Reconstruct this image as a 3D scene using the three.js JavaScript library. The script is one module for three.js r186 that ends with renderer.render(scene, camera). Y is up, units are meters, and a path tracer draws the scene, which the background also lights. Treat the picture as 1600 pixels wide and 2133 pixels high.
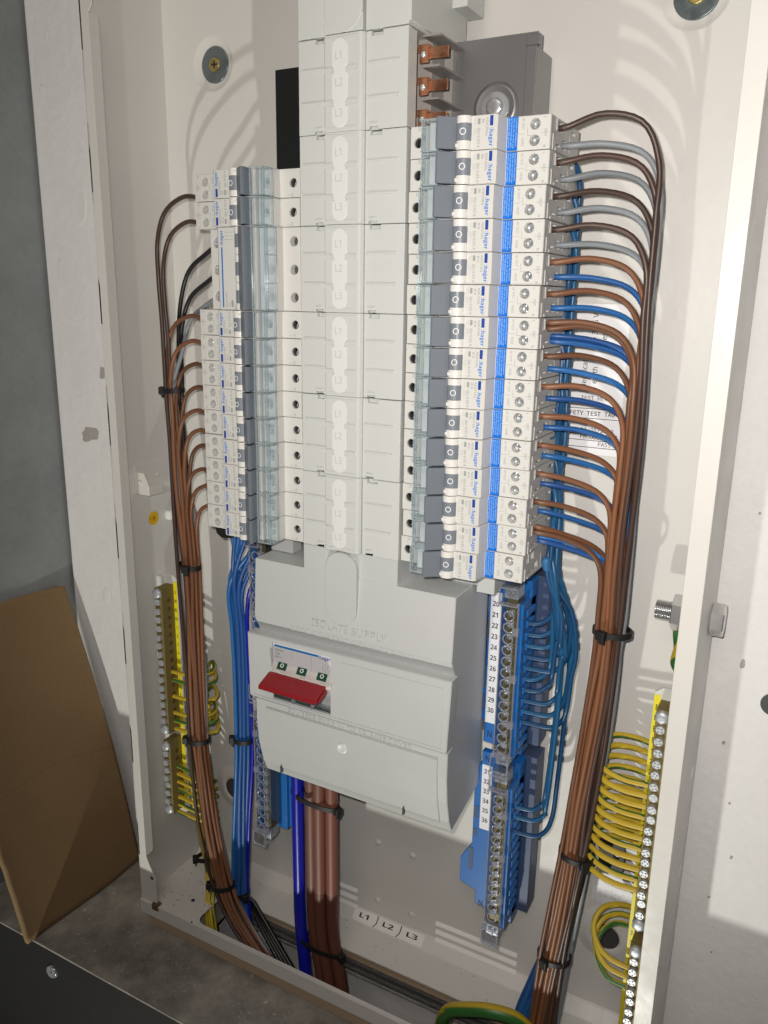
import * as THREE from 'three';
import { mergeGeometries } from 'three/addons/utils/BufferGeometryUtils.js';
import { RoundedBoxGeometry } from 'three/addons/geometries/RoundedBoxGeometry.js';
import { RectAreaLightUniformsLib } from 'three/addons/lights/RectAreaLightUniformsLib.js';
import { FontLoader } from 'three/addons/loaders/FontLoader.js';
import { TextGeometry } from 'three/addons/geometries/TextGeometry.js';

// ---------------------------------------------------------------- camera, light, exposure (all figures below in millimetres)
const MM = 0.001;
const scene = new THREE.Scene();
scene.background = new THREE.Color(0x0b0b0c);
const camera = new THREE.PerspectiveCamera(64.26, 0.75, 0.02, 20);
const camPos = [279.8, 10, 553.6];
const camX = new THREE.Vector3(0.87677, 0.01543, -0.48066), camY = new THREE.Vector3(-0.13541, 0.96696, -0.21597), camZ = new THREE.Vector3(0.46145, 0.25444, 0.84989);
camera.quaternion.setFromRotationMatrix(new THREE.Matrix4().makeBasis(camX, camY, camZ));
camera.position.set(camPos[0] * MM, camPos[1] * MM, camPos[2] * MM);
const renderer = new THREE.WebGLRenderer({ antialias: true });
renderer.toneMapping = THREE.LinearToneMapping;
renderer.toneMappingExposure = 1;
renderer.shadowMap.enabled = true;
// the telephone's flash, just up and left of its lens
const flash = new THREE.SpotLight(0xfff8f1, 0.80, 0, 1.1, 1, 2);
flash.position.copy(camera.position).addScaledVector(camX, -0.016).addScaledVector(camY, 0.016);
flash.target.position.copy(flash.position).addScaledVector(camZ, -1).addScaledVector(camX, 0.34).addScaledVector(camY, 0.22);
flash.castShadow = true; flash.shadow.radius = 0.25;
scene.add(flash, flash.target);
// a work lamp standing on the floor below the ledge
const lamp = new THREE.SpotLight(0xfdfbf0, 3.3, 0, 0.6, 0.6, 2);
lamp.position.set(0.02, -1.42, 1.0);
lamp.target.position.set(0, 0, 0);
lamp.castShadow = true; lamp.shadow.radius = 0.8;
scene.add(lamp, lamp.target);
// unseen overhead panel added as soft fill, dim beside the flash
RectAreaLightUniformsLib.init();
const addedFill = new THREE.RectAreaLight(0xfff1e4, 3.6, 1.2, 0.5);
addedFill.position.set(0.35, 1.25, 1.45); addedFill.lookAt(0, -0.2, 0.05);
scene.add(addedFill);

// ---------------------------------------------------------------- helpers
let seed = 7;
const rnd = () => { seed = (seed * 1664525 + 1013904223) >>> 0; return seed / 4294967296; };
const rr = (a, b) => a + (b - a) * rnd();
const used = {};
function numbered(name) { const n = used[name] = (used[name] ?? -1) + 1; return n ? `${name}_${String(n).padStart(3, '0')}` : name; }
function metricUV(g) {                       // uv in metres, by the face's main direction
  const p = g.attributes.position, n = g.attributes.normal, uv = new Float32Array(p.count * 2);
  for (let i = 0; i < p.count; i++) {
    const ax = Math.abs(n.getX(i)), ay = Math.abs(n.getY(i)), az = Math.abs(n.getZ(i));
    const x = p.getX(i) * MM, y = p.getY(i) * MM, z = p.getZ(i) * MM;
    const [u, v] = az >= ax && az >= ay ? [x, y] : ax >= ay ? [z, y] : [x, z];
    uv[2 * i] = u; uv[2 * i + 1] = v;
  }
  g.setAttribute('uv', new THREE.BufferAttribute(uv, 2));
}
function fitUV(g, x0, y0, x1, y1) {          // uv 0..1 over a rectangle of the xy plane
  const p = g.attributes.position, uv = new Float32Array(p.count * 2);
  for (let i = 0; i < p.count; i++) { uv[2 * i] = (p.getX(i) - x0) / (x1 - x0); uv[2 * i + 1] = (p.getY(i) - y0) / (y1 - y0); }
  g.setAttribute('uv', new THREE.BufferAttribute(uv, 2)); return g;
}
function join(geos, keepUV) {
  const list = [geos].flat(9).map(g => {
    const q = g.index ? g.toNonIndexed() : g.clone();
    for (const k of Object.keys(q.attributes)) if (!['position', 'normal', 'uv', 'color'].includes(k)) q.deleteAttribute(k);
    if (!keepUV) metricUV(q);
    return q;
  });
  const m = list.length > 1 ? mergeGeometries(list) : list[0];
  m.scale(MM, MM, MM); return m;
}
function mk(name, geos, mat, parent, keepUV) {
  const o = new THREE.Mesh(geos.isBufferGeometry && geos.userData.done ? geos : join(geos, keepUV), mat);
  o.castShadow = o.receiveShadow = true;
  o.name = parent ? name : numbered(name);
  (parent ?? scene).add(o); return o;
}
function tag(o, label, category, group, kind) {
  if (label) o.userData.label = label; if (category) o.userData.category = category;
  if (group) o.userData.group = group; if (kind) o.userData.kind = kind; return o;
}
function thing(name, label, category, [x, y, z] = [0, 0, 0], group) {
  const o = new THREE.Group(); o.name = numbered(name); o.position.set(x * MM, y * MM, z * MM); scene.add(o);
  return tag(o, label, category, group);
}
const T = (g, x = 0, y = 0, z = 0) => g.translate(x, y, z);
const boxm = (x0, x1, y0, y1, z0, z1, r = 0.3) => {
  const a = x1 - x0, b = y1 - y0, c = z1 - z0, m = Math.min(a, b, c);
  const g = r > 0 && m > 2.2 * r ? new RoundedBoxGeometry(a, b, c, 1, r) : new THREE.BoxGeometry(a, b, c);
  return T(g, (x0 + x1) / 2, (y0 + y1) / 2, (z0 + z1) / 2);
};
function poly(pts, holes = []) {
  const s = new THREE.Shape(pts.map(([x, y]) => new THREE.Vector2(x, y)));
  for (const h of holes) s.holes.push(h); return s;
}
const circ = (x, y, r) => { const p = new THREE.Path(); p.absarc(x, y, r, 0, Math.PI * 2, true); return p; };
const rectHole = (x0, y0, x1, y1) => { const p = new THREE.Path(); p.moveTo(x0, y0); p.lineTo(x0, y1); p.lineTo(x1, y1); p.lineTo(x1, y0); p.closePath(); return p; };
function rrect(x0, y0, x1, y1, r) {
  const s = new THREE.Shape(); s.moveTo(x0 + r, y0); s.lineTo(x1 - r, y0); s.absarc(x1 - r, y0 + r, r, -Math.PI / 2, 0, false);
  s.lineTo(x1, y1 - r); s.absarc(x1 - r, y1 - r, r, 0, Math.PI / 2, false); s.lineTo(x0 + r, y1); s.absarc(x0 + r, y1 - r, r, Math.PI / 2, Math.PI, false);
  s.lineTo(x0, y0 + r); s.absarc(x0 + r, y0 + r, r, Math.PI, Math.PI * 1.5, false); return s;
}
const ext = (shape, d, bev = 0, seg = 12) => new THREE.ExtrudeGeometry(shape, { depth: d - 2 * bev, bevelEnabled: bev > 0, bevelThickness: bev, bevelSize: bev, bevelOffset: -bev, bevelSegments: 1, curveSegments: seg }).translate(0, 0, bev);
const extZ = (shape, z0, z1, bev = 0, seg) => ext(shape, z1 - z0, bev, seg).translate(0, 0, z0);
const extY = (pts, y0, y1, bev = 0) => ext(poly(pts), y1 - y0, bev).rotateX(Math.PI / 2).translate(0, y1, 0);      // points are (x, z)
const extX = (shape, x0, x1, bev = 0) => ext(shape, x1 - x0, bev).rotateY(Math.PI / 2).translate(x0, 0, 0);         // points are (-z, y)
const cylY = (r, y0, y1, n = 16) => new THREE.CylinderGeometry(r, r, y1 - y0, n).translate(0, (y0 + y1) / 2, 0);
const cylZ = (r, z0, z1, n = 20, r2 = r) => new THREE.CylinderGeometry(r2, r, z1 - z0, n).rotateX(Math.PI / 2).translate(0, 0, (z0 + z1) / 2);
const cylX = (r, x0, x1, n = 16) => new THREE.CylinderGeometry(r, r, x1 - x0, n).rotateZ(Math.PI / 2).translate((x0 + x1) / 2, 0, 0);
const lathe = (pts, n = 32) => new THREE.LatheGeometry(pts.map(([r, y]) => new THREE.Vector2(r, y)), n).rotateX(Math.PI / 2);   // (radius, z)
const V = (x, y, z) => new THREE.Vector3(x, y, z);
function curve(pts) { return new THREE.CatmullRomCurve3(pts.map(p => Array.isArray(p) ? V(...p) : p), false, 'centripetal'); }
function tube(pts, r, n = 90, m = 12) { return new THREE.TubeGeometry(curve(pts), n, r, m, false); }
function stripedTube(pts, r, turn = 0, twist = 0.5, n = 80, share = 0.27) {      // green stripe along a yellow core
  const m = 20, g = new THREE.TubeGeometry(curve(pts), n, r, m, false), c = new Float32Array(g.attributes.position.count * 3);
  for (let i = 0; i <= n; i++) for (let j = 0; j <= m; j++) {
    let a = j / m + turn + twist * i / n; a -= Math.floor(a);
    c.set(a < share ? [0.035, 0.15, 0.03] : [0.56, 0.40, 0.025], (i * (m + 1) + j) * 3);
  }
  g.setAttribute('color', new THREE.BufferAttribute(c, 3)); return g;
}
// interpolation along a harness centre line listed by falling y
function along(line, y) {
  let i = 0; while (i < line.length - 2 && y < line[i + 1][0]) i++;
  const [a, b] = [line[i], line[i + 1]], t = Math.min(1.3, Math.max(-0.3, (y - a[0]) / (b[0] - a[0])));
  return [a[1] + (b[1] - a[1]) * t, a[2] + (b[2] - a[2]) * t];
}

// ---------------------------------------------------------------- textures
function lattice(n, s) { let q = s; const a = new Float32Array(n * n); for (let i = 0; i < n * n; i++) { q = (q * 1664525 + 1013904223) >>> 0; a[i] = q / 4294967296; } return a; }
function noiseField(size, cells, s, gain = 0.55) {      // tiling value noise
  const out = new Float32Array(size * size); let amp = 1, tot = 0;
  cells.forEach((n, o) => {
    const L = lattice(n, s + o * 77);
    for (let y = 0; y < size; y++) for (let x = 0; x < size; x++) {
      const fx = x / size * n, fy = y / size * n, x0 = fx | 0, y0 = fy | 0, u = fx - x0, v = fy - y0, su = u * u * (3 - 2 * u), sv = v * v * (3 - 2 * v), x1 = (x0 + 1) % n, y1 = (y0 + 1) % n;
      out[y * size + x] += amp * ((L[y0 * n + x0] * (1 - su) + L[y0 * n + x1] * su) * (1 - sv) + (L[y1 * n + x0] * (1 - su) + L[y1 * n + x1] * su) * sv);
    }
    tot += amp; amp *= gain;
  });
  for (let i = 0; i < out.length; i++) out[i] /= tot;
  return out;
}
function dataTex(size, fn, srgb, metres) {
  const d = new Uint8Array(size * size * 4);
  for (let i = 0; i < size * size; i++) { const c = fn(i % size, (i / size) | 0, i); d[4 * i] = c[0]; d[4 * i + 1] = c[1]; d[4 * i + 2] = c[2]; d[4 * i + 3] = 255; }
  const t = new THREE.DataTexture(d, size, size); t.magFilter = THREE.LinearFilter; t.minFilter = THREE.LinearMipmapLinearFilter; t.generateMipmaps = true;
  t.wrapS = t.wrapT = THREE.RepeatWrapping; if (srgb) t.colorSpace = THREE.SRGBColorSpace;
  t.repeat.set(1 / metres, 1 / metres); t.needsUpdate = true; return t;
}
const grey = v => [v, v, v];
const clamp = v => Math.max(0, Math.min(255, v));
const nA = noiseField(512, [8, 16, 32, 64, 128], 3, 0.7), nB = noiseField(512, [4, 9, 21, 45, 100], 11, 0.6), nC = noiseField(512, [64, 128, 256], 21, 0.8);
const fineBump = dataTex(512, (x, y, i) => grey(255 * nC[i]), false, 0.06);
const softBump = dataTex(512, (x, y, i) => grey(255 * nA[i]), false, 0.25);
const smear = dataTex(512, (x, y, i) => grey(clamp(95 + 150 * (nB[i] - 0.5) * 2 + 60 * nC[i])), false, 0.18);
const gloss = dataTex(512, (x, y, i) => grey(clamp(205 + 150 * (nB[i] - 0.5) + 40 * (nA[i] - 0.5))), false, 0.16);
function canvasTex(w, h, draw) {
  const c = document.createElement('canvas'); c.width = w; c.height = h; const x = c.getContext('2d'); draw(x, w, h);
  const t = new THREE.CanvasTexture(c); t.colorSpace = THREE.SRGBColorSpace; t.anisotropy = 8; return t;
}
const css = (r, g, b) => '#' + new THREE.Color().setRGB(r, g, b).getHexString();
function sentence(x, s, px, py, size, fill, o = {}) {
  x.save(); x.translate(px, py); x.rotate(o.turn ?? 0); x.scale(o.sx ?? 1, 1); x.fillStyle = fill; x.font = `${o.w ?? ''} ${size}px ${o.f ?? 'sans-serif'}`;
  x.textAlign = o.a ?? 'center'; x.textBaseline = 'middle'; x.fillText(s, 0, 0); x.restore();
}

// ---------------------------------------------------------------- materials
const std = (c, rough, o = {}) => new THREE.MeshStandardMaterial({ color: new THREE.Color().setRGB(...c), roughness: rough, ...o });
const phys = (c, rough, o = {}) => new THREE.MeshPhysicalMaterial({ color: new THREE.Color().setRGB(...c), roughness: rough, ...o });
const M = {
  cream: std([0.70, 0.69, 0.655], 0.5, { roughnessMap: gloss, bumpMap: softBump, bumpScale: 0.0003 }),
  creamIn: std([0.69, 0.68, 0.65], 0.52, { roughnessMap: gloss, bumpMap: softBump, bumpScale: 0.0003 }),
  shroud: std([0.62, 0.64, 0.625], 0.55, { roughnessMap: gloss, bumpMap: fineBump, bumpScale: 0.00003 }),
  lowerCover: std([0.56, 0.58, 0.58], 0.52, { roughnessMap: gloss, bumpMap: fineBump, bumpScale: 0.00003 }),
  pill: std([0.76, 0.78, 0.78], 0.35),
  breaker: std([0.66, 0.655, 0.63], 0.42, { bumpMap: fineBump, bumpScale: 0.00002 }),
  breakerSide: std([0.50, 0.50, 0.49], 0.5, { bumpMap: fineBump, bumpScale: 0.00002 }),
  collar: std([0.76, 0.75, 0.72], 0.35),
  lever: std([0.165, 0.19, 0.225], 0.45, { bumpMap: fineBump, bumpScale: 0.00003 }),
  barrel: std([0.20, 0.225, 0.26], 0.4),
  ring: std([0.85, 0.86, 0.87], 0.4),
  dark: std([0.02, 0.02, 0.022], 0.7),
  recess: std([0.09, 0.09, 0.09], 0.7),
  holder: std([0.60, 0.65, 0.67], 0.4),
  clear: phys([0.965, 0.98, 0.985], 0.06, { transmission: 1, thickness: 0, ior: 1.5 }),
  clearEdge: phys([0.76, 0.83, 0.86], 0.08, { transmission: 0.75, thickness: 0, ior: 1.5 }),
  shell: phys([0.93, 0.935, 0.95], 0.06, { transmission: 1, thickness: 0, ior: 1.5 }),
  shellEdge: phys([0.78, 0.79, 0.84], 0.1, { transmission: 0.8, thickness: 0, ior: 1.5 }),
  zinc: std([0.62, 0.65, 0.68], 0.62, { metalness: 0.65, roughnessMap: smear, bumpMap: fineBump, bumpScale: 0.00004 }),
  steel: std([0.64, 0.64, 0.64], 0.24, { metalness: 0.85 }),
  earthScrew: std([0.52, 0.55, 0.58], 0.48, { metalness: 0.5, bumpMap: fineBump, bumpScale: 0.00008 }),
  shadedScrew: std([0.05, 0.05, 0.048], 0.25, { metalness: 0.8 }),
  galv: std([0.30, 0.305, 0.31], 0.42, { metalness: 0.7 }),
  brass: std([0.25, 0.195, 0.07], 0.68, { metalness: 0.5, bumpMap: fineBump, bumpScale: 0.00004 }),
  copper: std([0.74, 0.36, 0.21], 0.7, { metalness: 0.9, roughnessMap: smear }),
  yellowPass: std([0.52, 0.42, 0.16], 0.35, { metalness: 0.8 }),
  blueBase: std([0.012, 0.14, 0.46], 0.35),
  navy: std([0.055, 0.085, 0.17], 0.5),
  red: std([0.30, 0.014, 0.02], 0.4, { bumpMap: fineBump, bumpScale: 0.00003 }),
  tie: std([0.010, 0.010, 0.011], 0.55),
  wood: std([0.42, 0.32, 0.22], 0.75, { bumpMap: softBump, bumpScale: 0.0006 }),
  white: std([0.80, 0.80, 0.80], 0.5),
  whitePlastic: std([0.66, 0.67, 0.64], 0.4),
  earth: new THREE.MeshStandardMaterial({ vertexColors: true, roughness: 0.42 }),
};
const wireMat = (c, r = 0.4) => std(c, r, { bumpMap: softBump, bumpScale: 0.00006 });
const W = {
  brown: [0, 1, 2, 3].map(k => wireMat([0.150 + 0.030 * k, 0.064 + 0.012 * k, 0.032 + 0.005 * k], 0.42)),
  darkBrown: [0, 1].map(k => wireMat([0.062 + 0.014 * k, 0.036 + 0.006 * k, 0.028 + 0.004 * k], 0.4)),
  grey: wireMat([0.25, 0.275, 0.30], 0.4),
  black: wireMat([0.014, 0.014, 0.015], 0.38),
  blue: [0, 1, 2].map(k => wireMat([0.022, 0.095 + 0.025 * k, 0.32 + 0.05 * k], 0.38)),
  deepBlue: wireMat([0.008, 0.012, 0.36], 0.3),
  lead: [0, 1, 2].map(k => wireMat([0.012, 0.066 + 0.016 * k, 0.17 + 0.03 * k], 0.35)),
  thickBrown: [0, 1, 2].map(k => wireMat([0.175 + 0.02 * k, 0.078, 0.054], 0.5)),
};

// ---------------------------------------------------------------- the setting: walls, ledge
{
  const chips = canvasTex(1024, 2048, (x, w, h) => {
    x.fillStyle = css(0.80, 0.80, 0.80); x.fillRect(0, 0, w, h);
    const im = x.getImageData(0, 0, w, h);
    for (let j = 0; j < h; j++) for (let i = 0; i < w; i++) {
      const k = (j % 512) * 512 + (i % 512), k2 = ((j >> 2) % 512) * 512 + ((i >> 1) % 512), d = 16 * (nB[k2] - 0.5) + 7 * (nC[k] - 0.5), q = 4 * (j * w + i);
      for (let c = 0; c < 3; c++) im.data[q + c] = clamp(im.data[q + c] + d);
    }
    x.putImageData(im, 0, 0);
  });
  chips.wrapS = chips.wrapT = THREE.RepeatWrapping; chips.repeat.set(1 / 0.5, 1);
  const plaster = std([1, 1, 1], 0.75, { map: chips, bumpMap: softBump, bumpScale: 0.0012 });
  const wall = tag(mk('plaster_wall', [boxm(-398, 640, -760, 520, -60, -1.5, 3)], plaster), null, null, null, 'structure');
  wall.position.z = -0.0045;
  // chipped and filled spots on the plaster, thin broken-edged flakes
  const flake = (x, y, a, b, z, s) => {
    const pts = []; for (let i = 0; i < 14; i++) { const t = i / 14 * Math.PI * 2, q = rr(0.7, 1.15); pts.push([x + a * q * Math.cos(t) + s * Math.sin(t) * a, y + b * q * Math.sin(t)]); }
    return extZ(poly(pts), -2, z, 0.2);
  };
  const fill = std([0.40, 0.38, 0.36], 0.9, { bumpMap: softBump, bumpScale: 0.003 });
  mk('chip', [flake(-330, -63, 6.5, 6, -1.1, .2)], fill, wall); mk('chip', [flake(-355, -125, 12, 8, -1.0, .3)], fill, wall);
  mk('chip', [flake(-298, -225, 2.6, 7, -1.1, .1)], fill, wall); for (const [x, y, a] of [[247, -285, 1.2], [256, -330, .9], [251, -410, 1], [258, -455, .8], [250, -120, .8], [262, -372, 1.1]]) mk('chip', [flake(x, y, a, a * 1.4, -1.2, .3)], fill, wall); mk('chip', [flake(252, -225, 1.6, 4, -0.9, .2)], fill, wall);
  mk('filler', [flake(-343, 85, 7, 15, -1.0, .1)], std([0.76, 0.76, 0.76], 0.8), wall);
  const blister = (x, y, a, b, d) => new THREE.SphereGeometry(1, 20, 12).scale(a, b, d).translate(x, y, -1.5);
  mk('blister', [...Array(14)].map(() => blister(rr(-390, -250), rr(-300, 260), rr(2, 8), rr(3, 14), rr(.25, .55))), plaster, wall);

  const greyTex = dataTex(512, (x, y, i) => { const v = 150 + 30 * (nB[i] - 0.5) + 12 * (nC[i] - 0.5); return [v * 0.97, v, v * 1.01]; }, true, 0.4);
  tag(mk('side_wall', [boxm(-460, -400, -760, 520, -60, 520, 2)], std([0.9, 0.9, 0.9], 0.6, { map: greyTex, bumpMap: softBump, bumpScale: 0.0004 })), null, null, null, 'structure');

  const conc = dataTex(512, (x, y, i) => {
    const speck = nC[i] > 0.8 ? 40 : 0, v = 150 + 130 * (nB[i] - 0.5) + 16 * (nC[i] - 0.5) + speck; return [clamp(v), clamp(v * 0.98), clamp(v * 0.93)];
  }, true, 0.22);
  const concrete = std([1, 1, 1], 0.85, { map: conc, bumpMap: softBump, bumpScale: 0.002 });
  // ledge with a wiring slot under the board's opening
  const slot = rectHole(-172, -72, 190, -34);
  const ledgeTop = extZ(poly([[-400, -149], [640, -149], [640, 2], [-400, 2]], [slot]), 0, 2.5, .5).rotateX(-Math.PI / 2).translate(0, -579.5, 0);
  const ledge = tag(mk('concrete_ledge', [ledgeTop], concrete), null, null, null, 'structure');
  mk('grit', [...Array(300)].map(() => { const s = rr(.25, .8); return new THREE.TetrahedronGeometry(s).rotateX(rr(0, 3)).rotateY(rr(0, 3)).translate(Math.pow(rnd(), .8) * 330 - 300, -576.9 + s * .3, rr(96, 145)); }), std([0.6, 0.6, 0.56], 0.6), ledge).userData.kind = 'stuff';
  const skirtTex = dataTex(512, (x, y, i) => { const s = nC[i] > 0.76 ? 30 : 0, v = 34 + 22 * (nA[i] - 0.5) + s; return [v, v * 0.93, v * 0.88]; }, true, 0.3);
  tag(mk('ledge_front_panel', [boxm(-400, 640, -1500, -579.8, 92, 146.4, .5)], std([0.26, 0.25, 0.24], 0.75, { map: skirtTex })), null, null, null, 'structure');
  tag(mk('slot_floor', [boxm(-400, 640, -790, -760, -60, 92, 0)], M.dark), null, null, null, 'structure');
  tag(mk('trunking_gasket', [tube([[-170, -566, 36], [0, -567, 35.5], [190, -566, 36]], 4.5, 40, 10)], std([0.17, 0.17, 0.17], 0.9, { bumpMap: fineBump, bumpScale: 0.003 })), 'grey foam gasket along the back edge of the slot under the board', 'gasket');
  const sk = thing('skirt_screw', 'round bright screw with cup washer on the dark panel below the ledge', 'screw', [-287, -605.5, 146.4]);
  mk('cup_washer', [lathe([[0, .2], [3, .4], [5.4, 2.4], [6.2, 1.4], [6.6, 0]])], M.zinc, sk); mk('screw_head', [cylZ(2.6, .5, 1.6)], M.zinc, sk);
  mk('cross_slot', [boxm(-1.7, 1.7, -.35, .35, 1.5, 1.75, 0), boxm(-.35, .35, -1.7, 1.7, 1.5, 1.7, 0)], M.dark, sk);
}
// cardboard leaning on the side wall
{
  const tex = canvasTex(1024, 1024, (x, w, h) => {
    x.fillStyle = css(0.28, 0.18, 0.088); x.fillRect(0, 0, w, h);
    const im = x.getImageData(0, 0, w, h);
    for (let j = 0; j < h; j++) for (let i = 0; i < w; i++) {
      const d = 14 * (nB[((j >> 1) % 512) * 512 + ((i >> 2) % 512)] - 0.5) + 10 * (nC[(j % 512) * 512 + ((i >> 1) % 512)] - 0.5) + ((i * 3 + (nA[(j % 512) * 512 + i % 512] * 30 | 0)) % 48 < 4 ? -2 : 0), q = 4 * (j * w + i);
      for (let c = 0; c < 3; c++) im.data[q + c] = clamp(im.data[q + c] + d);
    }
    x.putImageData(im, 0, 0);
    x.strokeStyle = 'rgba(70,46,22,.22)'; x.lineWidth = 2; x.beginPath(); x.moveTo(0, 590); x.lineTo(430, 545); x.lineTo(1024, 560); x.stroke();
    x.strokeStyle = 'rgba(190,150,100,.22)'; x.lineWidth = 2; for (let i = 0; i < 60; i++) { const a = rnd() * 1024, b = rnd() * 1024; x.beginPath(); x.moveTo(a, b); x.lineTo(a + rr(-40, 40), b + rr(-12, 12)); x.stroke(); }
  });
  const nu = 40, nv = 50, g = new THREE.BufferGeometry(), pos = [], uv = [], idx = [];
  const at = (u, v, side) => {             // u along z from the wall, v up the sheet
    let z = 8 + u * 150, yb = -576.2, bow = 7 * Math.sin(Math.PI * v) + 2.5 * Math.sin(u * 5 + v * 2);
    z += u > 0.97 ? 9 * (nB[(v * 50 | 0) * 512 * 3 + 9] - .5) + 3 * Math.sin(v * 70) * (nA[(v * 50 | 0) * 512 + 40] - .4) : 0; yb += v < .01 ? 1.2 * nB[(u * 40 | 0) * 9] : 0;
    const top = 297 + 4 * Math.sin(u * 3), y = yb + v * top * 0.98, x = -303 - v * 93 + bow * 0.9;
    return [x - side * 1.9, y - side * 1.2 * (v > 0.02 ? 0.5 : 0), z - 12 * (1 - v) * u * 0 + (1 - v) * 8 * (1 - u)];
  };
  for (const s of [0, 1]) for (let j = 0; j <= nv; j++) for (let i = 0; i <= nu; i++) { pos.push(...at(i / nu, j / nv, s * 1.9)); uv.push(i / nu, j / nv); }
  const N = (nu + 1) * (nv + 1), id = (s, i, j) => s * N + j * (nu + 1) + i;
  const quad = (a, b, c, d) => idx.push(a, b, c, a, c, d);
  for (let j = 0; j < nv; j++) for (let i = 0; i < nu; i++) { quad(id(0, i, j), id(0, i, j + 1), id(0, i + 1, j + 1), id(0, i + 1, j)); quad(id(1, i, j), id(1, i + 1, j), id(1, i + 1, j + 1), id(1, i, j + 1)); }
  for (let i = 0; i < nu; i++) { quad(id(0, i, nv), id(1, i, nv), id(1, i + 1, nv), id(0, i + 1, nv)); quad(id(0, i, 0), id(0, i + 1, 0), id(1, i + 1, 0), id(1, i, 0)); }
  for (let j = 0; j < nv; j++) { quad(id(0, nu, j), id(0, nu, j + 1), id(1, nu, j + 1), id(1, nu, j)); quad(id(0, 0, j), id(1, 0, j), id(1, 0, j + 1), id(0, 0, j + 1)); }
  g.setAttribute('position', new THREE.Float32BufferAttribute(pos, 3)); g.setAttribute('uv', new THREE.Float32BufferAttribute(uv, 2)); g.setIndex(idx); g.computeVertexNormals();
  tag(mk('cardboard_sheet', [g], std([1, 1, 1], 0.85, { map: tex, side: THREE.DoubleSide }), null, true), 'creased brown cardboard sheet leaning on the dark grey side wall beside the board', 'cardboard');
}

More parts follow.
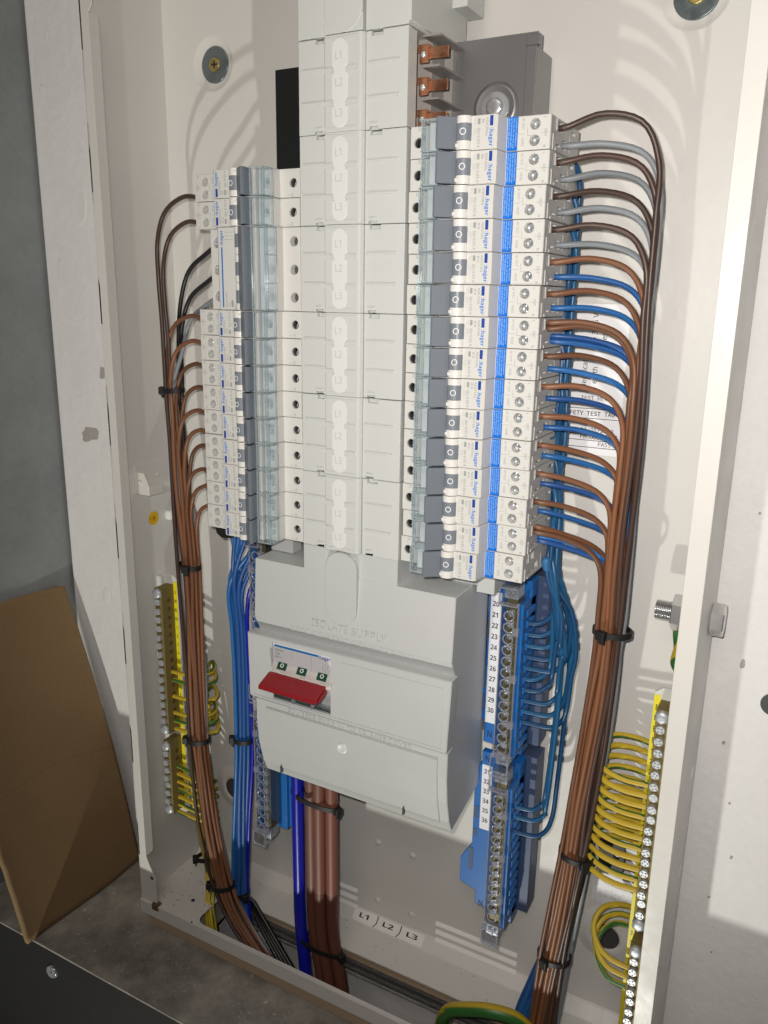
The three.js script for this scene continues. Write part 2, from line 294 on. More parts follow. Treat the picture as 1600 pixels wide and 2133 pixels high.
// ---------------------------------------------------------------- the enclosure
const FZ = 83.3, HX = 231.5, TOP = 520, BOT = -547;
const box = thing('distribution_board_enclosure', 'open cream painted steel cabinet holding all the breakers and wiring', 'electrical enclosure', [0, 0, 0]);
{
  const dimpleAt = [[-179.8, 184.7], [179.8, 183.5]];
  mk('back_panel', [extZ(poly([[-230, BOT], [230, BOT], [230, TOP], [-230, TOP]], [...dimpleAt.map(([x, y]) => circ(x, y, 20)), circ(182.5, -469, 9.5), circ(-181.5, -459, 9)]), -1.2, 0)], M.creamIn, box);
  for (const [x, y] of dimpleAt) mk('pressed_dimple', [T(lathe([[20, 0], [19, -.3], [13.5, -3.6], [3, -3.8]]), x, y, 0)], M.creamIn, box);
  mk('left_side', [boxm(-231.5, -230, BOT, TOP, -1, FZ, 0)], M.creamIn, box);
  mk('right_side', [boxm(230, 231.5, BOT, TOP, -1, FZ - .6, 0)], M.cream, box);
  // front return flanges, chamfered at their ends like folded sheet
  mk('left_flange', [extZ(poly([[-231.6, -556], [-231.6, 215], [-218.5, 215], [-218.5, 209], [-222.8, 203.5], [-222.8, -497], [-212, -520], [-212, -552]]), FZ - 1.2, FZ, .25)], M.cream, box);
  mk('right_flange', [extZ(poly([[231.6, -556], [231.6, TOP], [220.5, TOP], [220.5, -497], [211, -520], [211, -552]]), FZ - 1.2, FZ, .25), boxm(220.5, 221.6, -497, TOP, 71, FZ - 1.2, 0)], M.cream, box);
  mk('flange_lip', [boxm(-222.9, -221.9, -497, 203.5, FZ - 9, FZ + .2, 0)], M.cream, box);
  // bottom plate with its large cable opening and the front sill
  const hole = rrect(-167, -81, 185, -41, 9); const hp = new THREE.Path(hole.getPoints(10).reverse());
  const bp = poly([[-230, -FZ - 2], [230, -FZ - 2], [230, 0], [-230, 0]], [hp]);
  mk('bottom_plate', [extZ(bp, 0, 1.3).rotateX(-Math.PI / 2).translate(0, BOT - 1.3, 0)], M.cream, box);
  mk('bottom_bend', [extX(poly([[0, -537], [-1.2, -538.5], [-9.4, -546.6], [-10.5, BOT], [0, BOT]]), -229, 229)], M.creamIn, box);
  mk('front_sill', [boxm(-232.5, 232.5, -561, BOT + .3, FZ, FZ + 1.6, .4)], M.cream, box);
  mk('bottom_skirt', [boxm(-231.5, 231.5, -560, BOT - 1.3, 1, 4, 0)], M.cream, box);
  mk('slot', [0, 1, 2, 3, 4].map(i => boxm(231.5, 231.75, -300 - i * 78 - 4, -300 - i * 78 + 4, 17, 19.6, 0)), std([0.8, 0.8, 0.78], .5), box);
  // pressed marks on the back panel
  for (const [x0, x1] of [[38, 113], [-75, -42]]) for (let i = 0; i < 3; i++) mk('pressed_rib', [extX(poly([[0.5, -520.8 - i * 8.6 - 1.9], [-2.2, -520.8 - i * 8.6 - 1.5], [-2.3, -520.8 - i * 8.6 - .9], [0.5, -520.8 - i * 8.6 + 2.3]]), x0, x1)], std([0.86, 0.85, 0.83], .5), box);  // ribs paler than the panel: the light they catch is in their colour
  for (const [x, y] of [[-21.3, -461.6], [13.3, -462.3], [-20.9, -522.4], [13.5, -523.2], [-189, -469], [-118, -540]]) mk('pressed_pip', [new THREE.SphereGeometry(1, 16, 10).scale(3.2, 3.2, 1.6).translate(x, y, 0)], M.creamIn, box);
  // domed knockouts with dark plugs
  const dome = (x, y) => { mk('knockout_dome', [T(lathe([[24, 0], [20, .8], [16, 2.6], [12.5, 3.2], [11, 2.6], [9.5, 0]]), x, y, 0)], M.creamIn, box); mk('knockout_plug', [T(lathe([[11, 2.2], [8, 1.2], [0, .9]]), x, y, 0)], std([0.10, 0.10, 0.105], .35, { metalness: .4 }), box); };
  dome(182.5, -469); dome(-181.5, -459);
  mk('swarf', [...Array(70)].map(() => { const q = rr(.3, .9); return new THREE.TetrahedronGeometry(q).scale(1, .5, rr(.6, 2)).rotateY(rr(0, 3)).translate(rr(-225, -170), BOT + .3, rr(8, 82)); }).concat([...Array(60)].map(() => new THREE.TetrahedronGeometry(rr(.3, .8)).scale(1, .5, 1).translate(rr(-165, 200), BOT + .3, rr(4, 36)))), M.recess, box).userData.kind = 'stuff';
  mk('weld_spatter', [boxm(-217, -209, -552, -545, 80, 86, 1)], std([0.12, 0.08, 0.04], .8), box);
  mk('hole', [T(cylZ(1.8, 0, .3).rotateX(-Math.PI / 2), -187, -546.9, 62), T(cylZ(.9, 0, .3).rotateX(-Math.PI / 2), -169, -546.9, 84)], M.dark, box);
  mk('flange_hole', [T(cylZ(1.9, 0, .25), -216.5, -519, FZ)], M.recess, box);
  // lock bracket low on the left side
  const lb = mk('lock_bracket', [extZ(poly([[-230, -155.5], [-215, -155.5], [-215, -145], [-219.5, -136.5], [-230, -136.5]]), 59, 60.2, .2), boxm(-230, -215, -155.5, -154.3, 30, 60, 0), boxm(-215.2, -214, -155.5, -147, 44, 60, 0), boxm(-230, -228.8, -155, -131, 24, 60, 0)], M.cream, box);
  mk('rivet', [T(lathe([[2.6, 0], [2.2, .9], [1, 1.3], [.8, .4], [0, .4]]), -223.5, -145.5, 60)], M.cream, lb);
  mk('rivet', [T(lathe([[2.2, 0], [1.8, .8], [0, 1.1]]).rotateY(Math.PI / 2), -228.8, -143, 34)], M.cream, lb);
}
// wood packer under the board
tag(mk('wood_packer', [boxm(-221, 232, -573.5, -561.2, 74, 82.5, .6), boxm(-221, 232, -573.5, -561.2, 6, 33, .6)], M.wood), 'thin pale wooden packer strip under the cabinet sill', 'wood strip');
// wall fixings
const fixing = (x, y, label, bright) => {
  const f = thing('wall_fixing', label, 'screw', [x, y, -3.8], 'wall fixings in pressed dimples');
  mk('washer', [lathe([[3, .9], [6, 1.4], [12.6, 1.5], [13.3, 1], [13.3, 0]])], std([0.17, 0.205, 0.215], .9, { metalness: .45, roughnessMap: smear }), f);
  mk('screw_head', [lathe([[0, 1.9], [2.6, 2], [4.6, 2.6], [5.2, 1.9], [5.3, 1.1]])], M.yellowPass, f);
  mk('cross_slot', [boxm(-2.8, 2.8, -.55, .55, 1.7, 2.35, 0), boxm(-.55, .55, -2.8, 2.8, 1.7, 2.34, 0)], M.dark, f);
};
fixing(-179.8, 184.7, 'round grey washer with brass cross-head screw at upper left of the back panel');
fixing(179.8, 183.5, 'grey washer cut off by the picture top at the right of the back panel');

// stickers
function sticker(name, label, category, x0, x1, y0, y1, z, tex, r = .5, rough = .45) {
  const g = fitUV(extZ(rrect(x0, y0, x1, y1, r), z, z + .25), x0, y0, x1, y1);
  return tag(mk(name, [g], std([1, 1, 1], rough, { map: tex }), null, true), label, category);
}
const phaseLabel = sticker('phase_label', 'white L1 L2 L3 label stuck low on the back panel', 'label', -43, 28.5, -10.5, 0, 0, canvasTex(720, 210, (x, w, h) => {
  x.fillStyle = '#efecea'; x.fillRect(0, 0, w, h);
  ['L1', 'L2', 'L3'].forEach((s, i) => sentence(x, s, 112 + i * 245, 92, 112, '#16161a', { w: 'bold' }));
  x.strokeStyle = '#1b1b1f'; x.lineWidth = 9; for (const k of [235, 475]) { x.beginPath(); x.moveTo(k + 10, 4); x.lineTo(k + 10, 128); x.lineTo(k - 14, 206); x.stroke(); }
}), 2);
phaseLabel.rotation.x = -.82; phaseLabel.position.set(0, -.5382, .0012);
sticker('test_record_label', 'white printed test record label behind the right-hand wires', 'label', 116, 159, -92, 8, .4, canvasTex(520, 1210, (x, w, h) => {
  x.fillStyle = '#f2f3f6'; x.fillRect(0, 0, w, h);
  const L = y => { x.fillStyle = '#26262a'; x.fillRect(20, y, 480, 5); };
  sentence(x, '@ 3.75 V', 250, 190, 62, '#2a2a2e', { turn: -1.57 }); sentence(x, 'test', 330, 250, 60, '#2a2a2e', { turn: -1.57 });
  sentence(x, 'electrical', 190, 560, 58, '#2a2a2e', { turn: -1.57 }); sentence(x, 'earth', 275, 560, 58, '#2a2a2e', { turn: -1.57 });
  sentence(x, 'TEST HERE', 300, 748, 46, '#2a2a2e', { f: 'monospace' });
  L(830); sentence(x, 'SAFETY TEST TAG', 250, 872, 48, '#222226', { f: 'monospace', w: 'bold' }); L(910); L(1040); L(1092); L(1150);
  sentence(x, '29/05/2023', 330, 1010, 46, '#2a2a2e', { f: 'monospace' }); sentence(x, 'PRODUCTION', 330, 1068, 46, '#2a2a2e', { f: 'monospace' }); sentence(x, 'PASS', 400, 1122, 46, '#2a2a2e', { f: 'monospace' });
}), 1);
sticker('torn_label', 'blank torn white sticker on the back panel behind the right earth wires', 'label', 169, 199, -441, -406, .4, canvasTex(256, 300, (x, w, h) => {
  x.fillStyle = '#e4e4e8'; x.fillRect(0, 0, w, h); x.fillStyle = 'rgba(190,186,184,.6)'; for (let i = 0; i < 90; i++) x.fillRect(rnd() * w, h * (.35 + .65 * rnd()), rr(3, 26), rr(2, 8));
}), 1);
{
  const s = fitUV(extZ(new THREE.Shape().absarc(0, 0, 6.1, 0, Math.PI * 2), 0, .25, 0, 32), -6.1, -6.1, 6.1, 6.1).rotateY(Math.PI / 2).translate(-230, -181.5, 41);
  tag(mk('earth_symbol_sticker', [s], std([1, 1, 1], .5, { map: canvasTex(256, 256, (x, w, h) => {
    x.fillStyle = '#e2b308'; x.fillRect(0, 0, w, h); x.fillStyle = '#2b2408'; x.fillRect(60, 122, 62, 10); x.fillRect(118, 72, 11, 112); x.fillRect(146, 88, 10, 82); x.fillRect(172, 102, 9, 54);
  }) }), null, true), 'small round yellow sticker with black earth symbol on the left side panel', 'sticker');
  const c = thing('panel_clip', 'small white plastic clip on the left side panel next to the yellow sticker', 'clip', [-230, -181.5, 23]);
  mk('clip_body', [new RoundedBoxGeometry(7, 9, 9, 2, 2).translate(3.5, 0, 0)], std([0.82, 0.83, 0.8], .4), c); mk('clip_pin', [cylX(2.4, 6, 9)], std([0.82, 0.83, 0.8], .4), c);
}
// clamping bolt through the right side
{
  const b = thing('side_bolt', 'zinc hex bolt with nut through the right side of the cabinet', 'bolt', [0, -186, 23]);
  const hex = (r, x0, x1) => { const s = new THREE.Shape(); for (let i = 0; i < 6; i++) s[i ? 'lineTo' : 'moveTo'](r * Math.cos(i * Math.PI / 3 + .35), r * Math.sin(i * Math.PI / 3 + .35)); s.closePath(); return ext(s, x1 - x0, .6).rotateY(Math.PI / 2).translate(x0, 0, 0); };
  mk('bolt_head', [hex(10.8, 231.6, 240)], M.steel, b); mk('nut', [hex(12, 208, 217)], M.steel, b); mk('washer', [cylX(11.5, 217, 219.5, 28), cylX(5.6, 219, 230)], M.steel, b);
  mk('thread', [cylX(5.6, 197.5, 209), ...[...Array(10)].map((_, i) => new THREE.TorusGeometry(5.9, .55, 8, 24).rotateY(Math.PI / 2).translate(198 + i * 1.15, 0, 0))], M.steel, b);
}

// ---------------------------------------------------------------- chassis plate, copper tabs, central shroud
{
  const c = thing('chassis_plate', 'galvanised mounting plate behind the breaker columns, corner showing at top right', 'metal plate', [0, 0, 0]);
  mk('plate', [boxm(-30, 90, -160, 157, 31.5, 33, 0), extX(poly([[-33, 157], [-33, 165.5], [-31.6, 165.5], [-31.6, 157]]), -30, 97)], M.galv, c);
  mk('shaded_plate_end', [boxm(-96.5, -30.4, -160, 164.5, 29, 33, .8)], std([0.018, 0.02, 0.021], .35), c);  // left end of the galvanised plate, its shade put into the colour
  mk('plate_flange', [boxm(90, 97, -160, 163, 24, 33.5, 0.5), boxm(95.4, 96.7, -160, 157.6, 4, 24, 0), boxm(90, 99, 158, 164, 30, 34.5, .6)], M.galv, c);
  mk('pressed_boss', [T(lathe([[15, 0], [13.5, 1.6], [12, 2], [10, 1], [0, .8]]), 72, 125.5, 33)], M.galv, c);
  mk('boss_screw', [T(lathe([[0, 4], [3.5, 4.1], [5.6, 3], [6, 1]]), 72, 125.5, 33), T(cylZ(9, .8, 1.8), 72, 125.5, 33)], M.zinc, c);
}
{
  const t = thing('busbar_tabs', 'bare copper busbar tabs in the empty way above the right breaker column', 'busbar', [0, 0, 0]);
  for (const y of [150.5, 132.8, 115]) {
    const k = mk('copper_tab', [boxm(37.4, 43.2, y - 5, y + 4.8, 70.4, 72, .3), boxm(42.4, 55.5, y - 2.8, y + 3.2, 68.8, 70.6, .3), boxm(30, 43, y + 4, y + 5.2, 55, 71, 0)], M.copper, t);
    mk('tab_screw', [T(lathe([[0, 1.1], [1.4, 1], [1.9, 0]]), 40, y - .4, 72)], M.zinc, k);
  }
  mk('divider', [160.5, 144, 126, 108.6].map(y => boxm(38.5, 50, y - .5, y + .5, 34, 70, 0)), std([0.27, 0.26, 0.25], .4), t);
  mk('carrier', [boxm(26, 38.3, 108.5, 163, 34, 56, 0), boxm(38.3, 44, 108.5, 163, 33.2, 38, 0)], std([0.36, 0.34, 0.32], .5), t);
}
const font = await new FontLoader().loadAsync('fonts/droid/droid_sans_regular.typeface.json');
const pillTex = canvasTex(256, 1024, (x, w, h) => {
  x.fillStyle = css(0.75, 0.77, 0.77); x.fillRect(0, 0, w, h);
  [['L1', .19], ['L2', .49], ['L3', .83]].forEach(([s, v]) => sentence(x, s, w * .46, h * v, 128, css(0.56, 0.57, 0.58), { f: 'sans-serif', sx: 1.05 }));
});
{
  const s = thing('busbar_cover', 'tall pale grey moulded busbar cover marked L1 L2 L3 between the breaker columns', 'busbar cover', [0, 0, 0]);
  const pillG = join([fitUV(extZ((() => {
    const p = new THREE.Shape(), R = 5.5, n = 3.6, cx = -6.6, ys = [[-24.8, -13], [-9, 5.5], [9.2, 24.8]];
    p.moveTo(cx - R, ys[0][0] + R); p.absarc(cx, ys[0][0] + R, R, Math.PI, 2 * Math.PI, false);
    for (const [k, y0, y1] of [[0, ys[0][1], ys[1][0]], [1, ys[1][1], ys[2][0]]]) { p.lineTo(cx + R, y0 - 1); p.quadraticCurveTo(cx + R, y0, cx + n + .6, y0 + .4); p.lineTo(cx + n, y1 - .4); p.quadraticCurveTo(cx + R, y1, cx + R, y1 + 1); }
    p.lineTo(cx + R, ys[2][1] - R); p.absarc(cx, ys[2][1] - R, R, 0, Math.PI, false);
    for (const [y0, y1] of [[ys[2][0], ys[1][1]], [ys[1][0], ys[0][1]]]) { p.lineTo(cx - R, y0 + 1); p.quadraticCurveTo(cx - R, y0, cx - n - .6, y0 - .4); p.lineTo(cx - n, y1 + .4); p.quadraticCurveTo(cx - R, y1, cx - R, y1 - 1); }
    p.closePath(); return p;
  })(), 90.3, 91.5, .25, 16), -12.1, -24.8, -1.1, 24.8)], true); pillG.userData.done = true;
  const pillM = std([1, 1, 1], 0.35, { map: pillTex });
  const side = (x0, x1, nx0, nx1) => {       // a side panel with its notch at the top edge and tab at the bottom
    const P = [[x0, -26.8], [nx0 - 1, -26.8], [nx0 - 1, -25], [nx0 + 5, -25], [nx0 + 5, -26.8], [x1, -26.8], [x1, 26.8], [nx1, 26.8], [nx1, 24.2], [nx0, 24.2], [nx0, 26.8], [x0, 26.8]];
    return [extZ(poly(P), 84, 88.3, .35), boxm(x0 + .5, x1 - .5, -26.6, 26.6, 76, 84.4, 0), boxm(nx0 - .6, nx0 + 4.8, -25.2, -23, 88, 89, .4)];
  };
  const rib = (x0, x1, y) => boxm(x0, x1, y - .7, y + .7, 88, 89.1, .4);
  const midP = [[-18, 84], [-18, 90.4], [-17.2, 91], [7.2, 91], [8.6, 90.6], [9.7, 88.4], [9.7, 84]];
  const L = join(side(-38.3, -18.4, -25.8, -19.4).concat([rib(-36, -19, 9.6), rib(-36, -19, -9)]));
  const Rr = join(side(10.1, 38.3, 13.7, 21.5).concat([rib(11.4, 33, 9.6), rib(11.4, 33, -9)]));
  const mid = join([extY(midP, -26.9, 26.9, .3)].concat([[-9, -13], [9.2, 5.5]].map(([a, b]) => { const y = (a + b) / 2; return [boxm(-17.4, -11.2, y - 1.3, y + 1.4, 90.8, 91.7, .5), boxm(-2.2, 5.8, y - 1.3, y + 1.4, 90.8, 91.7, .5)]; }), [boxm(-17.4, 5.8, 23.8, 25.2, 90.8, 91.35, .25), boxm(-17.4, 5.8, -25.6, -24.4, 90.8, 91.35, .25)]));
  for (const g of [L, Rr, mid]) g.userData.done = true;
  for (let b = 0; b < 6; b++) {
    const y = 135 - 54 * b;
    for (const [n, g] of [['left_panel', L], ['right_panel', Rr], ['centre_strip', mid]]) mk(n, g, M.shroud, s).position.set(rr(-.12, .12) * MM, (y + rr(-.12, .12)) * MM, rr(-.22, .22) * MM);
    const p = mk('marking_insert', pillG, pillM, s); p.position.y = y * MM;
  }
  // top cap above the six sections
  mk('top_cap', [boxm(-38.3, -18.2, 162.4, 520, 60, 88.6, .4), boxm(10, 38.6, 162.4, 520, 27, 88.6, .4), boxm(39, 50, 185, 520, 6, 33, .6), boxm(38.4, 40, 164.2, 520, 10, 88.4, .3)], M.shroud, s);
  mk('cap_strip', [extZ(rrect(-18, 162.4, 8.6, 190, 12), 84, 91, .6), boxm(-18, 9, 162.4, 172, 80, 90.8, .4)], M.shroud, s);
}

// ---------------------------------------------------------------- incomer cover, isolator
{
  const s = thing('incomer_cover', 'large pale grey moulded cover over the incoming supply, embossed isolate supply', 'switch cover', [0, 0, 0]);
  // profile (-z, y) of the sides
  const body = poly([[-30, -179], [-88.5, -180], [-91, -222], [-91.3, -225.5], [-85, -238], [-85, -292], [-92, -293.5], [-92, -313], [-89.6, -333], [-84.6, -352], [-80, -362], [-25, -350]]);
  mk('cover_body', [extX(body, -82, 82, .6), boxm(-51, 85, -179.5, -163, 20, 60, .5), boxm(-82, -62, -179, -168, 56, 68, .4), boxm(84, 97, -185, -172, 20, 58, .5)], M.lowerCover, s);
  mk('strip_boss', [boxm(-38.3, 38.3, -195, -161.9, 60, 88, .5), extX(poly([[-60, -161.9], [-88.3, -161.9], [-88.3, -181], [-91.2, -219], [-60, -219]]), -18.4, 10.2, .4),
    extZ(poly([[-38.2, -161.9], [-18.3, -161.9], [-18.3, -216], [-38.2, -188]]), 60, 88.4, .4), extZ(poly([[9.9, -161.9], [38.2, -161.9], [38.2, -187], [9.9, -214]]), 60, 88.4, .4)], M.lowerCover, s);
  const tg = rrect(-17.6, -216.5, 8.2, -162.2, 12.6);
  mk('tongue', [extZ(tg, 86, 92.6, .6, 20)], M.lowerCover, s);
  // switch panel with its window
  const win = rectHole(-63.2, -288, -10.2, -240.6);
  mk('switch_panel', [extZ(poly([[-86, -238], [84.5, -237], [82.4, -290.5], [81.2, -291.5], [-83.8, -290.8], [-85.2, -289.5]], [win]), 84, 95.4, .7),
    ...[[-81, 79.5, -289.4, -288.4], [-2, 78, -243.6, -243.2]].map(([a, b, c, d]) => boxm(a, b, c, d, 95.2, 95.7, .15)), boxm(-80.5, -79.3, -288, -240, 95.2, 95.8, .2), boxm(77.6, 78.4, -288, -242, 95.2, 95.7, .2)], M.lowerCover, s);
  // removable terminal flap
  const flapIn = poly([[-80, -299], [-93.2, -299.4], [-93, -315], [-90.6, -334], [-86, -352], [-84, -355.2], [-80, -355]]);
  mk('terminal_flap', [extX(flapIn, -72, 75, .5)], M.lowerCover, s);
  mk('flap_screw', [T(lathe([[4.6, 0], [3.8, 1], [2.2, 1], [1.8, .2], [0, .2]]), -2.8, -313.6, 92.9)], std([0.74, 0.76, 0.76], .3), s);
  mk('flap_notch', [boxm(-63, -62, -356, -350, 85, 88, 0), boxm(46, 47, -356, -350, 85, 88, 0)], M.recess, s);
  const em = (str, size, x, y, z, tilt, w) => { const g = new TextGeometry(str, { font, size, depth: .55, curveSegments: 3, bevelEnabled: false }); g.computeBoundingBox(); const b = g.boundingBox; g.translate(-(b.max.x + b.min.x) / 2, 0, 0).scale(w / (b.max.x - b.min.x), 1, 1).rotateX(tilt).translate(x, y, z); return g; };
  mk('embossed_text', [em('ISOLATE SUPPLY', 5.2, 1, -222.6, 91.0, 0, 62), em('BEFORE REMOVING COVER', 5.2, 1, -230.8, 88.5, .45, 101), em('SQUEEZE ENDS IN TO RELEASE COVER', 3.2, 1.5, -297.8, 91.9, 0, 106)], M.lowerCover, s);
}
{
  const t = thing('main_isolator', 'three pole main switch with red handle in the cover window', 'isolator switch', [-36.7, -264, 90]);
  mk('switch_body', [boxm(-26.3, 26.3, 6, 23.2, -20, 3.8, .3), boxm(-26.3, 26.3, -23.4, 6, -20, -4, .3)], std([0.72, 0.73, 0.74], .35), t);
  const lx = canvasTex(1040, 330, (x, w, h) => {
    x.fillStyle = '#dfe1e4'; x.fillRect(0, 0, w, h); x.fillStyle = '#1a6cb4'; x.beginPath(); x.roundRect(20, 38, 790, 34, 16); x.fill();
    sentence(x, ':hager', 910, 62, 78, '#2450a8', { w: 'bold', sx: .9 }); x.fillStyle = 'rgba(120,122,128,.8)'; x.fillRect(336, 0, 3, 230); x.fillRect(680, 0, 4, 330);
    [['SBR399', 95], ['125A', 150], ['400 V~', 205]].forEach(([s, y]) => sentence(x, s, 20, y + 26, 48, '#6c7078', { a: 'left' }));
    x.strokeStyle = '#8a8d94'; x.lineWidth = 5; for (let i = 0; i < 3; i++) { x.beginPath(); x.moveTo(890 + i * 42, 150); x.lineTo(890 + i * 42, 185); x.lineTo(868 + i * 42, 240); x.moveTo(890 + i * 42, 248); x.lineTo(890 + i * 42, 290); x.stroke(); }
  });
  mk('switch_label', [fitUV(boxm(-26.1, 26.1, 6.4, 23, 3.7, 4.1, 0), -26.1, 6.4, 26.1, 23)], std([1, 1, 1], .35, { map: lx }), t, true);
  mk('switch_barrel', [new THREE.CylinderGeometry(8, 8, 52, 32).rotateZ(Math.PI / 2).translate(0, .5, -1.5)], std([0.70, 0.67, 0.64], .4), t);
  const gx = canvasTex(128, 128, (x, w, h) => { x.fillStyle = '#1d4f3c'; x.fillRect(0, 0, w, h); x.strokeStyle = '#e8efe9'; x.lineWidth = 13; x.beginPath(); x.ellipse(64, 64, 20, 26, 0, 0, 7); x.stroke(); });
  const gm = std([1, 1, 1], .4, { map: gx });
  for (const x of [-17.2, .6, 18.4]) {
    mk('off_flag', [fitUV(new THREE.BoxGeometry(8, 6.4, .6), -4, -3.2, 4, 3.2).rotateX(-.62).translate(x, 5.6, 5.2)], gm, t, true);
    mk('barrel_cog', [boxm(x - 8, x - 2, -2.4, .8, 5.4, 7.6, .4), boxm(x + 3, x + 9, -2.2, .4, 5.2, 7.2, .4)], std([0.74, 0.72, 0.69], .35), t);
  }
  const hp = poly([[-8.5, .4], [-10.5, .4], [-23, -4.6], [-23.6, -7.4], [-21.8, -8.6], [-9, -3.6]]);
  mk('switch_handle', [extX(hp, -26.6, 24, .7), extX(poly([[-10, -1], [-20, -5.4], [-20, -7.6], [-10, -4]]), 24, 25.6, .4)], M.red, t);
  mk('clear_terminal_cover', [boxm(-26, 26, -22.6, -10, 2.8, 3.4, 0), boxm(-26, 26, -23, -22.4, -4, 3.4, 0)], M.clear, t);
  mk('terminal_cover_edge', [boxm(-26.2, -25.2, -22.8, -10, 2.4, 3.8, 0), boxm(25.2, 26.2, -22.8, -10, 2.4, 3.8, 0), boxm(-26.2, 26.2, -22.9, -21.9, 2.4, 3.8, 0), boxm(-26.2, 26.2, -20.6, -20.1, 3.2, 3.7, 0)], phys([0.12, 0.17, 0.18], .1, { transmission: .4, thickness: 0 }), t);
  mk('cover_clip', [boxm(-10, -7.2, -24, -20.4, 2.6, 4.6, .5), boxm(7.4, 10.2, -24, -20.4, 2.6, 4.6, .5)], M.clearEdge, t);
}

// ---------------------------------------------------------------- breakers
const H = 17.7;
const ratingTex = {};
function rating(r) {
  return ratingTex[r] ??= std([1, 1, 1], .4, { map: canvasTex(400, 480, (x, w, h) => {       // drawn turned: reads downwards
    x.fillStyle = css(0.66, 0.655, 0.63); x.fillRect(0, 0, w, h);
    const R = Math.PI / 2, ink = '#8d8f90';
    x.fillStyle = '#23489c'; x.beginPath(); x.roundRect(322, 10, 56, 148, 8); x.fill();
    sentence(x, ':hager', 352, 318, 94, '#1f74d2', { turn: R, w: 'bold', sx: .95 });
    sentence(x, `ADA3${r.slice(1).padStart(2, '0')}G`, 276, 36, 62, ink, { turn: R, a: 'left' });
    sentence(x, r, 206, 50, 58, ink, { turn: R, a: 'left' });
    x.fillStyle = '#9c9e9e'; x.fillRect(112, 40, 44, 86); sentence(x, 'I\u0394n 0.03 A', 134, 172, 64, ink, { turn: R, a: 'left' });
    x.strokeStyle = '#b4b5b4'; x.lineWidth = 5; x.strokeRect(50, 54, 36, 50); x.strokeRect(48, 190, 44, 74); x.beginPath(); x.moveTo(70, 200); x.lineTo(70, 254); x.stroke();
  }) });
}
const irMat = std([1, 1, 1], .32, { map: canvasTex(224, 560, (x, w, h) => {
  x.fillStyle = '#0a6cd0'; x.fillRect(0, 0, w, h);
  ['Insulation Resistance', 'test can be carried out', 'at load terminals with', 'device in OFF position'].forEach((s, i) => sentence(x, s, 192 - i * 52, 18, 47, '#b9d9f6', { turn: Math.PI / 2, a: 'left', sx: 1.06 }));
}) });
const outMat = std([1, 1, 1], .42, { map: canvasTex(560, 560, (x, w, h) => {     // 18.4 x 17.7 mm terminal face
  x.fillStyle = css(0.66, 0.655, 0.63); x.fillRect(0, 0, w, h); const R = Math.PI / 2, ink = '#9b9c9b';
  sentence(x, 'IR TEST', 92, 132, 62, ink, { turn: R }); sentence(x, 'HERE', 92, 420, 62, ink, { turn: R }); x.strokeStyle = ink; x.lineWidth = 6; x.beginPath(); x.moveTo(170, 190); x.lineTo(170, 322); x.lineTo(255, 322); x.moveTo(20, 290); x.lineTo(130, 290); x.moveTo(400, 290); x.lineTo(556, 290); x.stroke();
  sentence(x, 'L', 470, 48, 66, '#8f9090', { turn: R }); sentence(x, 'OUT', 482, 292, 66, '#8f9090', { turn: R }); sentence(x, 'N', 470, 512, 66, '#8f9090', { turn: R });
}) });
const inMat = std([1, 1, 1], .42, { map: canvasTex(256, 320, (x, w, h) => {
  x.fillStyle = css(0.66, 0.655, 0.63); x.fillRect(0, 0, w, h); sentence(x, 'L', 150, 30, 40, '#a3a4a4', { turn: Math.PI / 2 }); sentence(x, 'IN', 92, 30, 40, '#a3a4a4', { turn: Math.PI / 2 });
}) });
function done(geos, keep) { const g = join(geos, keep); g.userData.done = true; return g; }
const screwHead = (x, y, z, r = 2.3) => {
  const s = new THREE.Shape(); s.absarc(0, 0, r, 0, Math.PI * 2); const a = .32, b = r * .78, hole = new THREE.Path([[a, a], [a, b], [-a, b], [-a, a], [-b, a], [-b, -a], [-a, -a], [-a, -b], [a, -b], [a, -a], [b, -a], [b, a]].map(p => new THREE.Vector2(...p))); s.holes.push(hole);
  const turn = ((x * 7.3 + y * 3.1) % 1.5);
  return [extZ(s, 0, 1.1, .15, 20).rotateZ(turn).translate(x, y, z), T(cylZ(r, -1, .25), x, y, z), T(cylZ(1.1, .2, 1.25, 14), x, y, z)];
};
